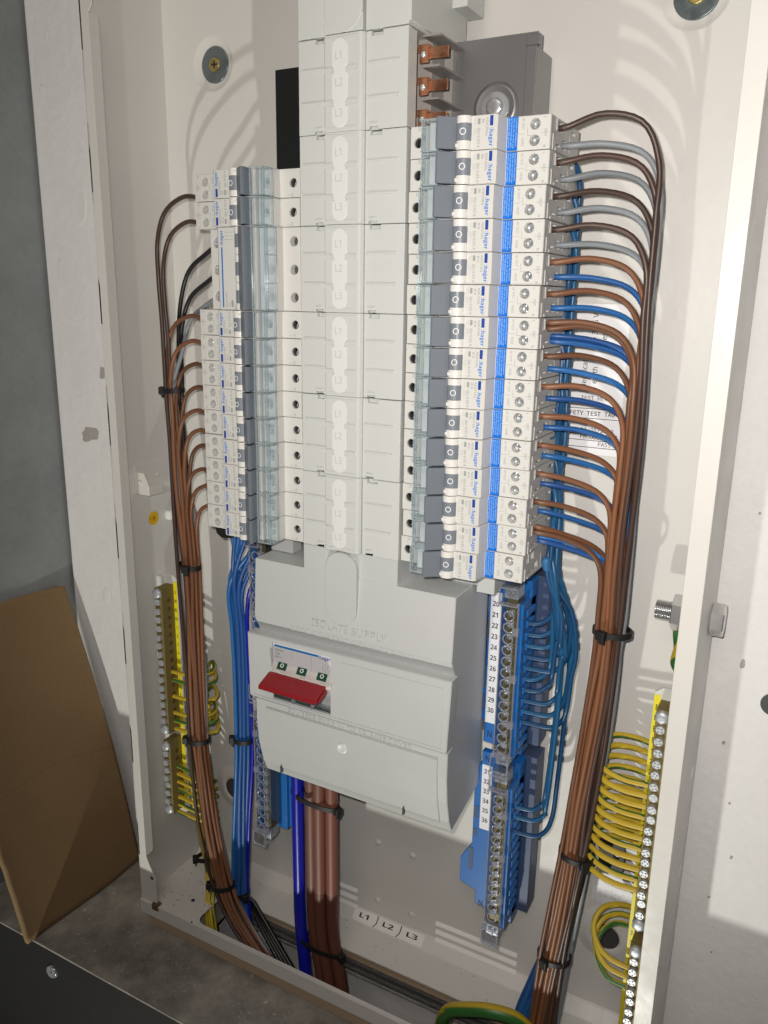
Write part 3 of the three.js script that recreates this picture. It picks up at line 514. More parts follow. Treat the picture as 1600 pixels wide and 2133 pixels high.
const B = {                                   // shared shapes of one single-module breaker, x outward from the busbar, right-hand column
  housing: done([extY([[40, 31], [40, 74], [55.6, 74], [55.6, 92.6], [67, 92.6], [67, 97], [84, 99], [84.6, 100.4], [98.6, 100.4], [100, 99.4], [101.3, 88.4], [107.6, 88.2], [107.6, 77], [123.6, 77], [123.6, 31]], -H / 2, H / 2, .35)]),
  outFace: done([fitUV(extZ(poly([[107.5, -H / 2 + .05], [126.2, -H / 2 + .05], [126.2, H / 2 - .05], [107.5, H / 2 - .05]], [circ(117.4, 4.4, 2.85), circ(117.4, -4, 2.85)]), 77, 88.15, .25, 24), 107.5, -H / 2, 126.2, H / 2)], true),
  inFace: done([fitUV(extZ(poly([[40, -H / 2 + .05], [55.7, -H / 2 + .05], [55.7, H / 2 - .05], [40, H / 2 - .05]], [circ(45.2, -.2, 2.9)]), 84, 86.2, .25, 24), 40, -H / 2, 55.7, H / 2)], true),
  wells: [done([T(lathe([[0, 74.3], [3.05, 74.3], [3.05, 83.9]], 24), 45.2, -.2, 0)]), done([T(cylZ(3.2, 77.1, 77.5), 117.4, 4.4, 0)]), done([T(cylZ(3.2, 77.1, 77.5), 117.4, -4, 0)])],
  side: done([extX(poly([[-87.8, -H / 2 + .1], [-87.8, H / 2 - .1], [-34, H / 2 - .1], [-34, -H / 2 + .1]], [rectHole(-75, 2, -67, 7.4), rectHole(-66, -6.2, -58, -.8), rectHole(-82.4, 1.4, -80.4, 7.6), rectHole(-82.4, -7.6, -80.4, -1.4), rectHole(-54, -7.4, -51.6, 3), rectHole(-50, 4, -41, 6.4), rectHole(-77, -6, -69, -4.4)]), 123.6, 126.4, .25), boxm(126.3, 127, -8.6, -.6, 83.2, 84.4, 0), boxm(126.3, 127.1, 2, 8.2, 77, 79, 0), boxm(126.3, 127, -8.4, -7, 45, 79, 0)]),
  screws: [done(screwHead(45.2, -.2, 80.6, 2.7)), done(screwHead(117.4, 4.4, 82, 2.6)), done(screwHead(117.4, -4, 82, 2.6))],
  slot: done([boxm(-2.3, 2.3, -.55, .55, 0, .5, .1).rotateZ(1.2).translate(45.6, -.2, 81.8)]),
  label: done([fitUV(boxm(84.9, 98.5, -8.5, 8.5, 100.3, 100.62, 0), 84.9, -8.5, 98.5, 8.5)], true),
  ir: done([fitUV(boxm(101.6, 107.6, -8.7, 8.7, 88.2, 88.5, 0), 101.6, -8.7, 107.6, 8.7)], true),
  holder: done([boxm(56.6, 66.4, -8.3, 8.3, 92.6, 94.6, .3), boxm(57.4, 65.4, -7.2, 7.2, 94.6, 95.2, .2)]),
  window: done([boxm(56, 66.8, -8.6, 8.6, 103, 103.7, 0), boxm(55.8, 56.4, -8.6, 8.6, 92.6, 103.2, 0), boxm(56.4, 66.6, 8, 8.6, 92.6, 103, 0), boxm(56.4, 66.6, -8.6, -8, 92.6, 103, 0)]),
  windowEdge: done([boxm(55.6, 56.5, -8.7, 8.7, 103, 104, 0), boxm(55.6, 67, 7.9, 8.7, 103, 104, .0), boxm(55.6, 67, -8.7, -7.9, 103, 104, 0), boxm(55.6, 56.3, -8.7, -8, 92.8, 103, 0), boxm(55.6, 56.3, 8, 8.7, 92.8, 103, 0), boxm(57.4, 57.8, -8, 8, 103.6, 104.1, 0), boxm(54.7, 55.8, -1.8, 1.8, 99, 102, .3), boxm(66.2, 66.9, -8.7, 8.7, 103.2, 104, 0)]),
  lever: done([extY([[77.2, 103.9], [75.8, 105.2], [69, 110.6], [67.8, 110.3], [67.4, 108.6], [69, 99], [79, 98.5]], -8.4, 8.4, .35)]),
  barrel: done([T(cylY(4.65, -4, 4.8, 28), 80.6, 0, 100), boxm(76, 78.4, -2.8, 3.9, 101, 103.2, .2)]),
  collar: done([T(cylY(4.6, 4.9, 8.7, 28), 80.6, 0, 100), T(cylY(4.6, -8.7, -4.1, 28), 80.6, 0, 100), boxm(77, 79.6, -7.4, -5.4, 102.6, 104.3, .3)]),
  ring: done([new THREE.TorusGeometry(1.6, .28, 8, 32).scale(1, 1, .5).rotateY(.18).translate(81.6, .5, 104.62)]),
};
const wayParts = 'from the top';
const ord = ['topmost', 'second', 'third', 'fourth', 'fifth', 'sixth', 'seventh', 'eighth', 'ninth', 'tenth', 'eleventh', 'twelfth', 'thirteenth', 'fourteenth', 'lowest'];
function breaker(y, left, r, label, group) {
  const t = thing('circuit_breaker', label, 'circuit breaker', [0, y, 0], group);
  if (left) t.rotation.z = Math.PI;
  t.position.x += rr(-.22, .22) * MM; t.position.z += rr(-.35, .25) * MM; t.rotation.y = rr(-.004, .004);
  mk('housing', B.housing, M.breaker, t); mk('output_terminal_face', B.outFace, outMat, t, true); mk('supply_terminal_face', B.inFace, inMat, t, true);
  for (const w of B.wells) mk('terminal_well', w, M.recess, t); mk('terminal_side', B.side, M.breakerSide, t);  // well linings dark: shade of the deep holes put into their colour
  B.screws.forEach((s, i) => mk('terminal_screw', s, i ? M.zinc : M.shadedScrew, t));  // supply screw darkened too, the shade of its well in the colour
  mk('screw_slot', B.slot, M.zinc, t);
  mk('rating_label', B.label, rating(r), t, true); mk('test_notice_sticker', B.ir, irMat, t, true);
  mk('label_holder', B.holder, M.holder, t); mk('clear_window', B.window, M.clear, t); mk('window_frame', B.windowEdge, M.clearEdge, t);
  const lv = mk('toggle', B.lever, M.lever, t); mk('toggle_barrel', B.barrel, M.barrel, lv); mk('off_mark', B.ring, M.ring, lv); mk('toggle_collar', B.collar, M.collar, t);
  return t;
}
const RR = ['B6', 'B6', 'B6', 'B10', 'B16', 'B16', 'B16', 'B16', 'B16', 'B16', 'B16', 'B16', 'B20', 'B32', 'B32'];
RR.forEach((r, i) => breaker(99 - 18 * i, false, r, `${ord[i]} ${i && i < 14 ? 'breaker from the top' : 'breaker'} in the right-hand column, pale grey, rated ${r}`, 'breakers in the right-hand column'));
const LR = ['B6', 'B10', null, null, null, 'B16', 'B16', 'B16', 'B16', 'B16', 'B20', 'B20', 'B32', 'B32'];
let below = 0;
LR.forEach((r, i) => { if (r) breaker(81 - 18 * i, true, r, i < 2 ? `${['topmost', 'second'][i]} breaker in the left-hand column, above the wide contactor, rated ${r}` : `left-hand breaker, ${['first', 'second', 'third', 'fourth', 'fifth', 'sixth', 'seventh', 'eighth', 'lowest'][below++]} below the wide contactor, rated ${r}`, 'breakers in the left-hand column'); });
// three-module contactor of the left column
{
  const t = thing('contactor', 'wide three module grey unit with long blue line in the left-hand column', 'contactor', [0, 27, 0]); t.rotation.z = Math.PI;
  const h = 26.8;
  mk('housing', [extY([[40, 31], [40, 80], [53.8, 80], [53.8, 92.6], [67, 92.6], [67, 97], [80, 99], [80.6, 100.4], [96.6, 100.4], [98, 99.6], [100, 84], [114, 84], [114, 31]], -h, h, .35)], M.breaker, t);
  mk('terminal_face', [extZ(poly([[100, -h], [114, -h], [114, h], [100, h]], [-18, 0, 18].map(y => circ(108.6, y, 3.4))), 84, 88, .25, 24)], M.breaker, t);
  mk('supply_terminal_face', [extZ(poly([[40, -h], [53.9, -h], [53.9, h], [40, h]], [-18, 0, 18].map(y => circ(45, y, 3.2))), 80, 86.2, .25, 24)], M.breaker, t);
  for (const y of [-18, 0, 18]) { mk('terminal_well', [T(cylZ(3.6, 80.1, 81), 45, y, 0)], M.recess, t); mk('terminal_well', [T(cylZ(3.6, 84.1, 84.4), 108.6, y, 0)], M.recess, t); }
  for (const y of [-18, 0, 18]) mk('terminal_screw', screwHead(108.6, y, 85.4, 2.8), M.zinc, t);
  const tx = canvasTex(330, 1080, (x, w, hh) => {
    x.fillStyle = css(0.65, 0.65, 0.63); x.fillRect(0, 0, w, hh); const R = Math.PI / 2;
    x.fillStyle = '#1b6fc0'; x.beginPath(); x.roundRect(262, 20, 24, 810, 8); x.fill(); sentence(x, ':hager', 274, 950, 68, '#1b6fc0', { turn: R, w: 'bold' });
    sentence(x, 'NCN310N', 214, 20, 46, '#8b8d8e', { turn: R, a: 'left' }); sentence(x, 'C10', 160, 20, 44, '#8b8d8e', { turn: R, a: 'left' }); x.fillStyle = '#9c9e9e'; x.fillRect(90, 28, 38, 90);
    x.strokeStyle = '#8f9192'; x.lineWidth = 5; for (let i = 0; i < 3; i++) { x.beginPath(); x.moveTo(220, 930 + i * 48); x.lineTo(160, 930 + i * 48); x.lineTo(140, 915 + i * 48); x.moveTo(120, 930 + i * 48); x.lineTo(70, 930 + i * 48); x.stroke(); }
  });
  mk('rating_label', [fitUV(boxm(80.9, 96.5, -26.2, 26.2, 100.3, 100.62, 0), 80.9, -26.2, 96.5, 26.2)], std([1, 1, 1], .4, { map: tx }), t, true);
  mk('label_holder', [boxm(55, 66.4, -h + .5, h - .5, 92.6, 94.8, .3)], M.holder, t);
  mk('clear_window', [boxm(54.2, 66.8, -h, h, 103, 103.7, 0), boxm(54, 54.6, -h, h, 92.6, 103.2, 0)], M.clear, t);
  mk('window_frame', [boxm(53.8, 54.8, -h, h, 103, 104, 0), boxm(66.2, 66.9, -h, h, 103.2, 104, 0), boxm(55.6, 56.1, -h, h, 103.6, 104.1, 0)].concat([-h + .5, -9, 9, h - .5].map(y => boxm(53.8, 55.2, y - .6, y + .6, 92.8, 104, 0)), [-h + .5, h - .5].map(y => boxm(54, 67, y - .5, y + .5, 103, 104, 0))), M.clearEdge, t);
  const lv = mk('toggle', [extY([[77.6, 103.9], [75.6, 105.2], [69, 110.6], [67.8, 110.3], [67.4, 108.6], [69, 99], [78, 98.5]], -h + .3, h - .3, .35)], M.lever, t);
  for (const y of [-18, 0, 18]) { mk('toggle_barrel', [T(cylY(4.2, y - 4, y + 4.2, 24), 78, 0, 100)], M.barrel, lv); mk('toggle_collar', [T(cylY(4.3, y + 4.4, y + 8.6, 24), 78, 0, 100), T(cylY(4.3, y - 8.6, y - 4.2, 24), 78, 0, 100)], M.collar, t); }
}

// ---------------------------------------------------------------- neutral bars
function neutralBar(sx, label, ys, nums, twin) {
  const t = thing('neutral_bar', label, 'terminal bar', [0, (ys[0] + ys[1]) / 2, 20], 'neutral terminal bars beside the incomer cover');
  const yc = (ys[0] + ys[1]) / 2, a = ys[0] - yc, b = ys[1] - yc, X = (x0, x1, y0, y1, z0, z1, r) => sx > 0 ? boxm(x0, x1, y0, y1, z0, z1, r) : boxm(-x1, -x0, y0, y1, z0, z1, r);
  const bracketP = twin ? [[84, b - 14], [84, b - 2], [100, b - 2], [100, a + 4], [84, a + 6], [84, a + 18], [70, a + 22], [70, a + 44], [79, a + 60], [79, b - 14]] : [[84, a + 4], [84, a + 22], [79, a + 24], [79, a + 46], [83, a + 48], [83, b - 3], [100, b - 3], [100, a + 4]];
  mk('blue_base', [extZ(poly(bracketP.map(([x, y]) => [x * sx, y])), 4, 10, .5), X(96, 116, a + 4, b - 2, 0, 14, .4)], M.blueBase, t);
  mk('base_block', [X(98, 124, a + 6, b - 2, -19, 0, .5)], M.navy, t);
  const pitch = 8.45, n = Math.floor((b - a - 36) / pitch), y0 = b - 22;
  mk('entry_comb', [...Array(n + 1)].map((_, i) => X(113, 117.4, y0 - i * pitch - 3, y0 - i * pitch + 2.2, 8, 24 - (i % 2), .8)).concat([X(112.5, 116, a + 10, b - 14, 4, 30, .3)]), M.blueBase, t);
  mk('brass_bar', [X(103, 111, a + 10, b - 12, 14, 28, .4)], std([0.20, 0.17, 0.08], .4, { metalness: .5 }), t);
  for (let i = 0; i <= n; i++) { const sc = mk('terminal_screw', screwHead(107 * sx, y0 - i * pitch, 28.4, 2.6), M.zinc, t); }
  mk('clear_shroud', [X(101.9, 113.6, a + 13, b - 14, 34.4, 35.1, 0), X(101.6, 102.2, a + 8, b - 8, 12, 34.6, 0), X(113.4, 114, a + 8, b - 8, 14, 34.6, 0), X(101.4, 114, b - 13, b - .4, 39, 39.7, 0), X(101.4, 114, a + .4, a + 13, 39, 39.7, 0), X(101.4, 114, b - 1, b - .4, 16, 39, 0), X(101.4, 114, a + .4, a + 1, 22, 39, 0)], M.shell, t);
  const rings = [...Array(n + 1)].map((_, i) => T(new THREE.TorusGeometry(3.5, .55, 8, 24), 107.6 * sx, y0 - i * pitch, 35.4));
  mk('shroud_ring', rings, M.shellEdge, t);
  mk('shroud_edge', [X(101.5, 102.2, a + 10, b - 12, 34, 35.6, 0), X(113.4, 114.3, a + 10, b - 12, 33.6, 35.4, 0), X(101, 101.8, b - 13, b - .4, 38.6, 40.2, 0), X(101, 114.4, b - 13.4, b - 12.4, 35, 40.2, 0), X(101, 114.4, b - 1.2, b - .2, 38.8, 40.2, 0), X(101, 101.8, a + .4, a + 13, 38.6, 40.2, 0), X(101, 114.4, a + 12.4, a + 13.4, 35, 40.2, 0), X(101, 114.4, a + .2, a + 1.2, 38.8, 40.2, 0), X(113.6, 114.5, a, a + 13, 38.4, 40.2, 0), ...[.25, .5, .75].map(q => X(110.5, 115, a + (b - a) * q - .5, a + (b - a) * q + 5, 33, 36, .4))], M.shellEdge, t);
  mk('end_screw', [...screwHead(107 * sx, b - 6, 31, 3.2), ...screwHead(107 * sx, a + 6, 31, 3.2)], M.zinc, t);
  for (const y of [b - 11, a + 2]) mk('end_block', [X(102, 112, y, y + 9, 18, 31, .5)], M.zinc, t);
  if (nums) {
    const [n0, n1, ty, by] = nums, hgt = ty - by;
    mk('number_strip', [fitUV(boxm(84.8, 93, by - yc, ty - yc, 10, 10.5, 0), 84.8, by - yc, 93, ty - yc)], std([1, 1, 1], .5, { map: canvasTex(140, Math.round(hgt * 17), (x, w, h) => {
      x.fillStyle = '#e6e8ee'; x.fillRect(0, 0, w, h); const p = 8.45 * 17; for (let k = n0; k <= n1; k++) sentence(x, String(k), 68, (nums[4] + (k - n0) * 8.45) * 17, 92, '#101014', { w: 'bold', sx: .86 });
    }) }), t, true);
    for (const y of twin ? [a + 5.5] : [a + 9]) mk('n_mark', [new TextGeometry('N', { font, size: 5, depth: .4, curveSegments: 2 }).translate(86.4, y, 10)], std([0.01, 0.03, 0.12], .5), t);
    if (twin) mk('n_mark', [new TextGeometry('N', { font, size: 5, depth: .4, curveSegments: 2 }).translate(86, b - 10, 10)], std([0.01, 0.03, 0.12], .5), t);
    for (const q of twin ? [boxm(77, 80.5, a + 36, a + 56, 10, 10.4, 0), boxm(80, 83, a + 68, a + 74, 10, 10.3, 0), boxm(80, 83, a + 84, a + 94, 10, 10.3, 0)] : [boxm(81, 83.5, a + 30, a + 44, 10, 10.4, 0), boxm(83, 84.6, b - 52, b - 38, 10, 10.4, 0)]) mk('base_slot', [q], M.navy, t);
  }
  return t;
}
neutralBar(1, 'upper blue neutral bar on the right with numbers 20 to 30 under a clear shroud', [-318, -177], [20, 30, -193, -297, 9], false);
neutralBar(1, 'lower blue neutral bar on the right with numbers 31 to 36', [-465, -320], [31, 36, -333, -389, 5.5], true);
neutralBar(-1, 'upper neutral bar on the left, mostly hidden behind the incomer cover', [-318, -170], null, false);
neutralBar(-1, 'lower clear-shrouded neutral bar on the left, showing under the incomer cover', [-458, -320], null, true);
{
  const c = thing('cover_clip_bracket', 'small galvanised clip bracket between the incomer cover and upper right neutral bar', 'bracket', [76, -275, 18]);
  mk('clip_plate', [boxm(-7, 6, -17, 17, 0, 1.2, 0), boxm(-7, 6, 15, 19, 0, 5, .5), boxm(-7, 6, -19, -15, 0, 5, .5), T(cylX(4, -6, 5), 0, -6, 2)], M.galv, c);
}

// ---------------------------------------------------------------- earth bars
const earthNums = (list) => canvasTex(64, 2048, (x, w, h) => {
  x.fillStyle = '#e9dc1c'; x.fillRect(0, 0, w, h); list.forEach(([s, v]) => sentence(x, s, 30, v * h, 40, '#1a2408', { w: 'bold', sx: .8 }));
});
function earthBar(sx, yTop, label, tex, gap, ns) {
  const t = thing('earth_bar', label, 'terminal bar', [0, yTop, 40], 'brass earth bars at the cabinet sides');
  const X = (x0, x1, y0, y1, z0, z1, r) => sx > 0 ? boxm(x0, x1, y0, y1, z0, z1, r) : boxm(-x1, -x0, y0, y1, z0, z1, r);
  const len1 = 8 + ns[0] * 8.2 + 10, y2 = -len1 - gap, len2 = 8 + ns[1] * 8.2 + 10, L = -y2 + len2 + 4;
  mk('mounting_strip', [extZ(poly([[205 * sx, 2], [205 * sx, -L], [212 * sx, -L - 5], [222 * sx, -L - 5], [222 * sx, 6], [210 * sx, 6]]), 0, 2.2, .3), X(219, 226, -L, 4, -4, 6, .4)], M.whitePlastic, t);
  const g = sx > 0 ? fitUV(boxm(205.3, 209.4, -L + 6, .5, 2.1, 2.5, 0), 204.6, -L + 6, 210.6, .5) : fitUV(boxm(-209.4, -205.3, -L + 10, .5, 2.1, 2.5, 0), -210, -L + 10, -204.8, .5);
  mk('number_strip', [g], std([1, 1, 1], .5, { map: tex }), t, true);
  for (const [y0, len, n] of [[-2, len1, ns[0]], [y2, len2, ns[1]]]) {
    const bar = mk('brass_bar', [X(209.6, 217.8, y0 - len, y0, 2, 17.5, .5)], M.brass, t);
    const holes = []; for (let i = 0; i < n; i++) holes.push(T(cylX(1.9, 0, .25, 14), sx > 0 ? 209.5 : -209.7, y0 - 9 - 4 - i * 8.2, 9));
    mk('wire_hole', holes, std([0.16, 0.09, 0.02], .4, { metalness: .6 }), bar);
    for (const y of [y0 - 4.5, y0 - len + 4.5]) mk('end_screw', [T(lathe([[0, 3.4], [2, 3.5], [4.2, 3], [4.8, 1], [4.8, 0]], 6), 213.6 * sx, y, 17.5), T(cylZ(1.3, 3.3, 3.7), 213.6 * sx, y, 17.5)], M.earthScrew, bar);
    for (let i = 0; i < n; i++) mk('terminal_screw', [...screwHead((213.6 + rr(-.4, .4)) * sx, y0 - 13 - i * 8.2 + rr(-.5, .5), 17 + rr(.6, 3), 2.8), T(cylZ(2.5, 14, 19), 213.6 * sx, y0 - 13 - i * 8.2, 0)], M.earthScrew, bar);
  }
}
const lN = [['E', .045], ['B1', .083], ['B2', .121], ['B3', .159]]; for (let i = 1; i <= 12; i++) lN.push([String(i), .159 + .0375 * i]); for (let i = 13; i <= 16; i++) lN.push([String(i), .795 + .043 * (i - 13)]);
const rN = [['E', .03], ['B', .055], ['B', .083], ['B', .111], ['1', .139]]; for (let i = 0; i < 13; i++) rN.push([i < 11 ? '2' : '3', .165 + i * .0268]); for (let i = 0; i < 6; i++) rN.push(['3', .60 + i * .027]);
earthBar(-1, -237, 'brass earth bars on the left side with yellow number strip E to 16', earthNums(lN), 10, [15, 7]);
earthBar(1, -238, 'brass earth bars on the right side, half hidden by the cabinet flange', earthNums(rN), 15, [18, 12]);

// ---------------------------------------------------------------- wiring
const cR = [[110, 171.5, 50], [44, 172, 48], [-40, 173.5, 47], [-98, 173.5, 46], [-145, 173.5, 46], [-200, 174.5, 48], [-265, 170, 46], [-322, 166.5, 46], [-374, 164, 49], [-465, 154.5, 50], [-525, 151, 52], [-640, 147, 56]];
function follow(line, y0, y1, ox, oz, step, wob = 1.1) {
  const out = [], ph = rnd() * 6, fx = rr(.02, .035); for (let y = y0; y > y1; y -= step) { const [x, z] = along(line, y); out.push([x + ox + wob * Math.sin(ph + y * fx), y, z + oz + wob * .7 * Math.cos(ph * 2 + y * fx * 1.3)]); } return out;
}
const rDev = i => 99 - 18 * i;
function rightWire(i, dy, terminal, mat, ox, oz, name, label, group, r = 1.72) {
  const y = rDev(i) + dy, z0 = terminal === 'L' ? 71 : 62, f = i / 14, drop = 1 - f, yj = y - 44 - 14 * rnd() - (terminal === 'N' ? 6 : 0);
  const [jx, jz] = along(cR, yj), J = jx + ox, Z = jz + oz, lift = (terminal === 'L' ? 5 : 2.5) * drop - 5 * f + rr(-1.8, 1.8);
  const sagX = 126 + (J - 126) * .42, pts = [[122, y, z0], [129, y, z0], [sagX, y + lift, z0 - (z0 - Z) * .35], [126 + (J - 126) * .80, y + lift - 5 - 3 * f, z0 - (z0 - Z) * .75], [J - 1.5, y - 19 - 3 * f, Z], ...follow(cR, yj, -600, ox, oz, 34)];
  if (terminal === 'N' && i % 2 && i > 4) for (const p of pts) if (p[1] < -440) p[0] -= Math.min(20, (-440 - p[1]) * .2);
  return tag(mk(name, [tube(pts, r, 150, 12)], mat), label, 'wire', group);
}
const bl = [[0], [1], [2], [3], [4], [5], [6, 0], [6, 1], [7], [8], [9], [10], [11], [12], [13, 0], [13, 1]];
const doub = k => k === 0 ? 'upper of two wires' : k === 1 ? 'lower of two wires' : 'wire';
bl.forEach(([i, k], j) => {
  const dark = i < 4, mat = dark ? W.darkBrown[j % 2] : W.brown[(j * 7 + (j >> 1)) % 4];
  rightWire(i, 4.4 + (k === 0 ? 1.8 : k === 1 ? -1.8 : 0), 'L', mat, 8.2 - 16 * j / 15, [5.2, 1.6, -1.8][j % 3], 'line_wire', `${dark ? 'dark' : 'mid'} brown ${doub(k)} from the L terminal of the ${ord[i]} right-hand breaker`, 'brown wires of the right-hand harness');
});
bl.forEach(([i, k], j) => {
  const gr = i < 4;
  rightWire(i, -3.6 + (k === 0 ? 1.6 : k === 1 ? -1.6 : 0), 'N', gr ? W.grey : W.blue[j % 3], 7 - 10 * j / 15, [-5.5, -8.6][j % 2], 'neutral_wire', `${gr ? 'grey' : 'blue'} ${doub(k)} from the N terminal of the ${ord[i]} right-hand breaker`, 'grey and blue wires of the right-hand harness');
});
// two black cores running in the back of the right bundle
for (const [k, ox, oz, mat, word] of [[0, 8, -5, W.black, 'black'], [1, 9.5, -8, W.grey, 'grey']]) tag(mk('spare_wire', [tube([[172, -60, 40], [173, -110, 38], ...[[-150, .2], [-190, .5], [-230, .8]].map(([y, q]) => { const [x, z] = along(cR, y); return [x + ox * q, y, z + oz]; }), ...follow(cR, -270, -600, ox, oz, 40, .8)], 1.8, 130)], mat), `long ${word} wire down the outer edge of the right-hand bundle`, 'wire');

const cL = [[60, -189, 50], [-22, -189, 48], [-65, -191, 48], [-142, -188.5, 48], [-217, -182.5, 50], [-294, -181, 51], [-381, -180.5, 52], [-461, -170.5, 54], [-520, -156, 56], [-550, -136, 60], [-572, -108, 62], [-600, -74, 62], [-640, -30, 60]];
const lY = [76, 58.6, 43.4, 23.4, 7.6, -9.6, -28, -45.6, -63.4, -81.4, -97, -109.4, -128, -132, -148.4];
lY.forEach((y, j) => {
  const black = j === 2 || j === 3, gr = j === 4, dark = j < 2, con = black || gr, f = j / 14;
  const ox = black ? 1 + j : -7 + 15 * f + (j === 5 ? -7 : 0), oz = black ? -3 : [4.6, 1, -2.4][j % 3], drop = con ? 60 : 36 + 12 * f, yj = y - drop - 18;
  const mat = black ? W.black : gr ? W.grey : dark ? W.darkBrown[j % 2] : W.brown[(j * 5 + 1) % 4];
  const [jx, jz] = along(cL, yj), J = jx + ox, Z = jz + oz, xs = con ? -116 : -123, zs = con ? 70 : 72, up = con ? -9 : j > 12 ? -6 : 3.5;
  const pts = [[xs, y, zs], [xs - 8, y, zs], [xs + (J - xs) * .5, y + up, zs + (Z - zs) * .5], [xs + (J - xs) * (con ? .8 : .85), y + up - 10 - (con ? 20 : 0), zs + (Z - zs) * .85], [J, y - drop * .72, Z], ...follow(cL, yj, -570, ox, oz, 32), ...follow(cL, -590, -645, ox, oz * .8, 24, .5)];
  if (con) pts.splice(2, pts.length - 2, [-140, y - 5, 64], [-163, y - 17, 57], [-178, y - 41, 51], ...follow(cL, y - 78, -570, ox, oz, 32), ...follow(cL, -590, -645, ox, oz * .8, 24, .5));
  const src = con ? `from the ${['upper', 'middle', 'lower'][j - 2]} terminal of the contactor` : j < 2 ? `from the ${ord[j]} left-hand breaker` : j === 12 || j === 13 ? `${j === 12 ? 'upper' : 'lower'} of two from the second-lowest left-hand breaker` : `from the left-hand breaker ${['', '', '', '', '', 'directly', 'two', 'three', 'four', 'five', 'six', 'seven', '', '', 'nine'][j]} below the contactor`;
  tag(mk('line_wire', [tube(pts, 1.68, 150, 12)], mat), `${black ? 'black' : gr ? 'grey' : dark ? 'dark brown' : 'brown'} wire ${src}`, 'wire', 'wires of the left-hand brown bundle');
});
// extra cores that ride in the back of the left bundle
for (const [k, ox, oz] of [[0, 3, -5], [1, 7, -4]]) tag(mk('spare_wire', [tube([[-188, -104, 47], [-187.5, -130, 46], ...follow(cL, -170, -645, ox, oz, 40, .8)], 1.7, 110)], [W.black, W.grey, W.black][k]), ['thin black wire at the back of the left-hand brown bundle', 'grey wire at the back of the left-hand brown bundle', 'second black wire at the back of the left-hand brown bundle'][k], 'wire');
// left blue bundle
const cB = [[-170, -140, 44], [-240, -137.5, 42], [-306, -136, 42], [-372, -136.5, 42], [-455, -142.5, 42], [-538, -143, 46], [-575, -128, 58], [-600, -100, 62], [-645, -50, 62]];
for (let j = 0; j < 11; j++) {
  const a = j / 11 * 6.28, R = j < 4 ? 2.2 : 5.6, ox = R * Math.cos(a * 1.57 + j) * 1.15, oz = R * Math.sin(a * 1.57 + j) * .8;
  const st = j < 6 ? [-128 + j * 2.6, -158, 60 - j * 2] : [-112 + (j - 6) * 2.5, -163, 55 - j], yk = -196 - j * 2;
  tag(mk('neutral_wire', [tube([st, [st[0] - 1, st[1] - 14, st[2] - 2], ...follow(cB, yk - 14, -645, ox, oz, 40, .8)], 1.85, 120)], W.blue[(j * 2 + 1) % 3]), 'blue wire in the thick blue bundle left of the incomer cover', 'wire', 'wires of the left-hand blue bundle');
}
tag(mk('control_wire', [tube([[-92, -206, 52], [-108, -212, 48], [-122, -226, 44], [-128, -250, 42], [-128.5, -310, 41], [-127, -380, 41], [-133, -460, 42], [-134, -540, 45], [-112, -590, 60], [-60, -645, 60]], 1.9, 120)], W.deepBlue), 'single deep blue wire curling from the incomer cover into the blue bundle', 'wire');

// neutral leads from the breakers into the right neutral bars
{
  for (let j = 0; j < 13; j++) {
    const y0 = 92 - j * 18, x0 = 126 + (j % 3) * 1.6, z0 = 30 + (j % 4) * 3, top = [[118, y0, 40], [125.5, y0 - 2, 38], [128.5 + (j % 3), y0 - 14, z0 + 2]];
    const mid = []; for (let y = Math.min(y0 - 40, 60); y > -150; y -= 46) mid.push([x0 + 2.2 * Math.sin(y * .05 + j), y, z0 + 2 * Math.cos(y * .04 + j)]);
    let yh, bulge, zb;
    if (j < 10) { yh = -206 - 8.45 * j; bulge = 125 + 10 + (j % 5) * 2.6 + (j > 6 ? 3 : 0); } else { yh = -352 - 8.45 * (j - 10) - (j === 12 ? 4 : 0); bulge = 139 + (j - 10) * 2; }
    zb = 34 + (j % 4) * 4;
    const low = [[x0 + 3 + (j % 3), -168, 36 + (j % 4) * 3], [bulge - 2, Math.max(-196, yh + 20), zb]];
    if (yh < -250) low.push([bulge + 2.5, -225, zb], [bulge + 1, yh + 42, zb + 1]);
    low.push([bulge - .5, yh + 16, zb + 2], [bulge - 3.5, yh + 6, 38], [bulge - 9.5, yh + .4, 40], [121, yh - .8, 41], [112, yh - .6, 41]);
    tag(mk('neutral_lead', [tube([...top, ...mid, ...low], 1.75, 160)], W.lead[j % 3]), `dull blue lead, ${j < 10 ? ord[j] : ['upper', 'middle', 'lowest'][j - 10]} of those looping into the ${j < 10 ? 'upper' : 'lower'} right neutral bar`, 'wire', j < 10 ? 'blue leads of the upper right neutral bar' : 'blue leads of the lower right neutral bar');
  }
  tag(mk('lead_stub', [new THREE.CapsuleGeometry(3, 6, 6, 14).rotateX(.5).translate(129, -160, 48)], wireMat([0.03, 0.16, 0.36], .5)), 'pale blue blind sleeve end under the right-hand breaker column', 'sleeve');
}
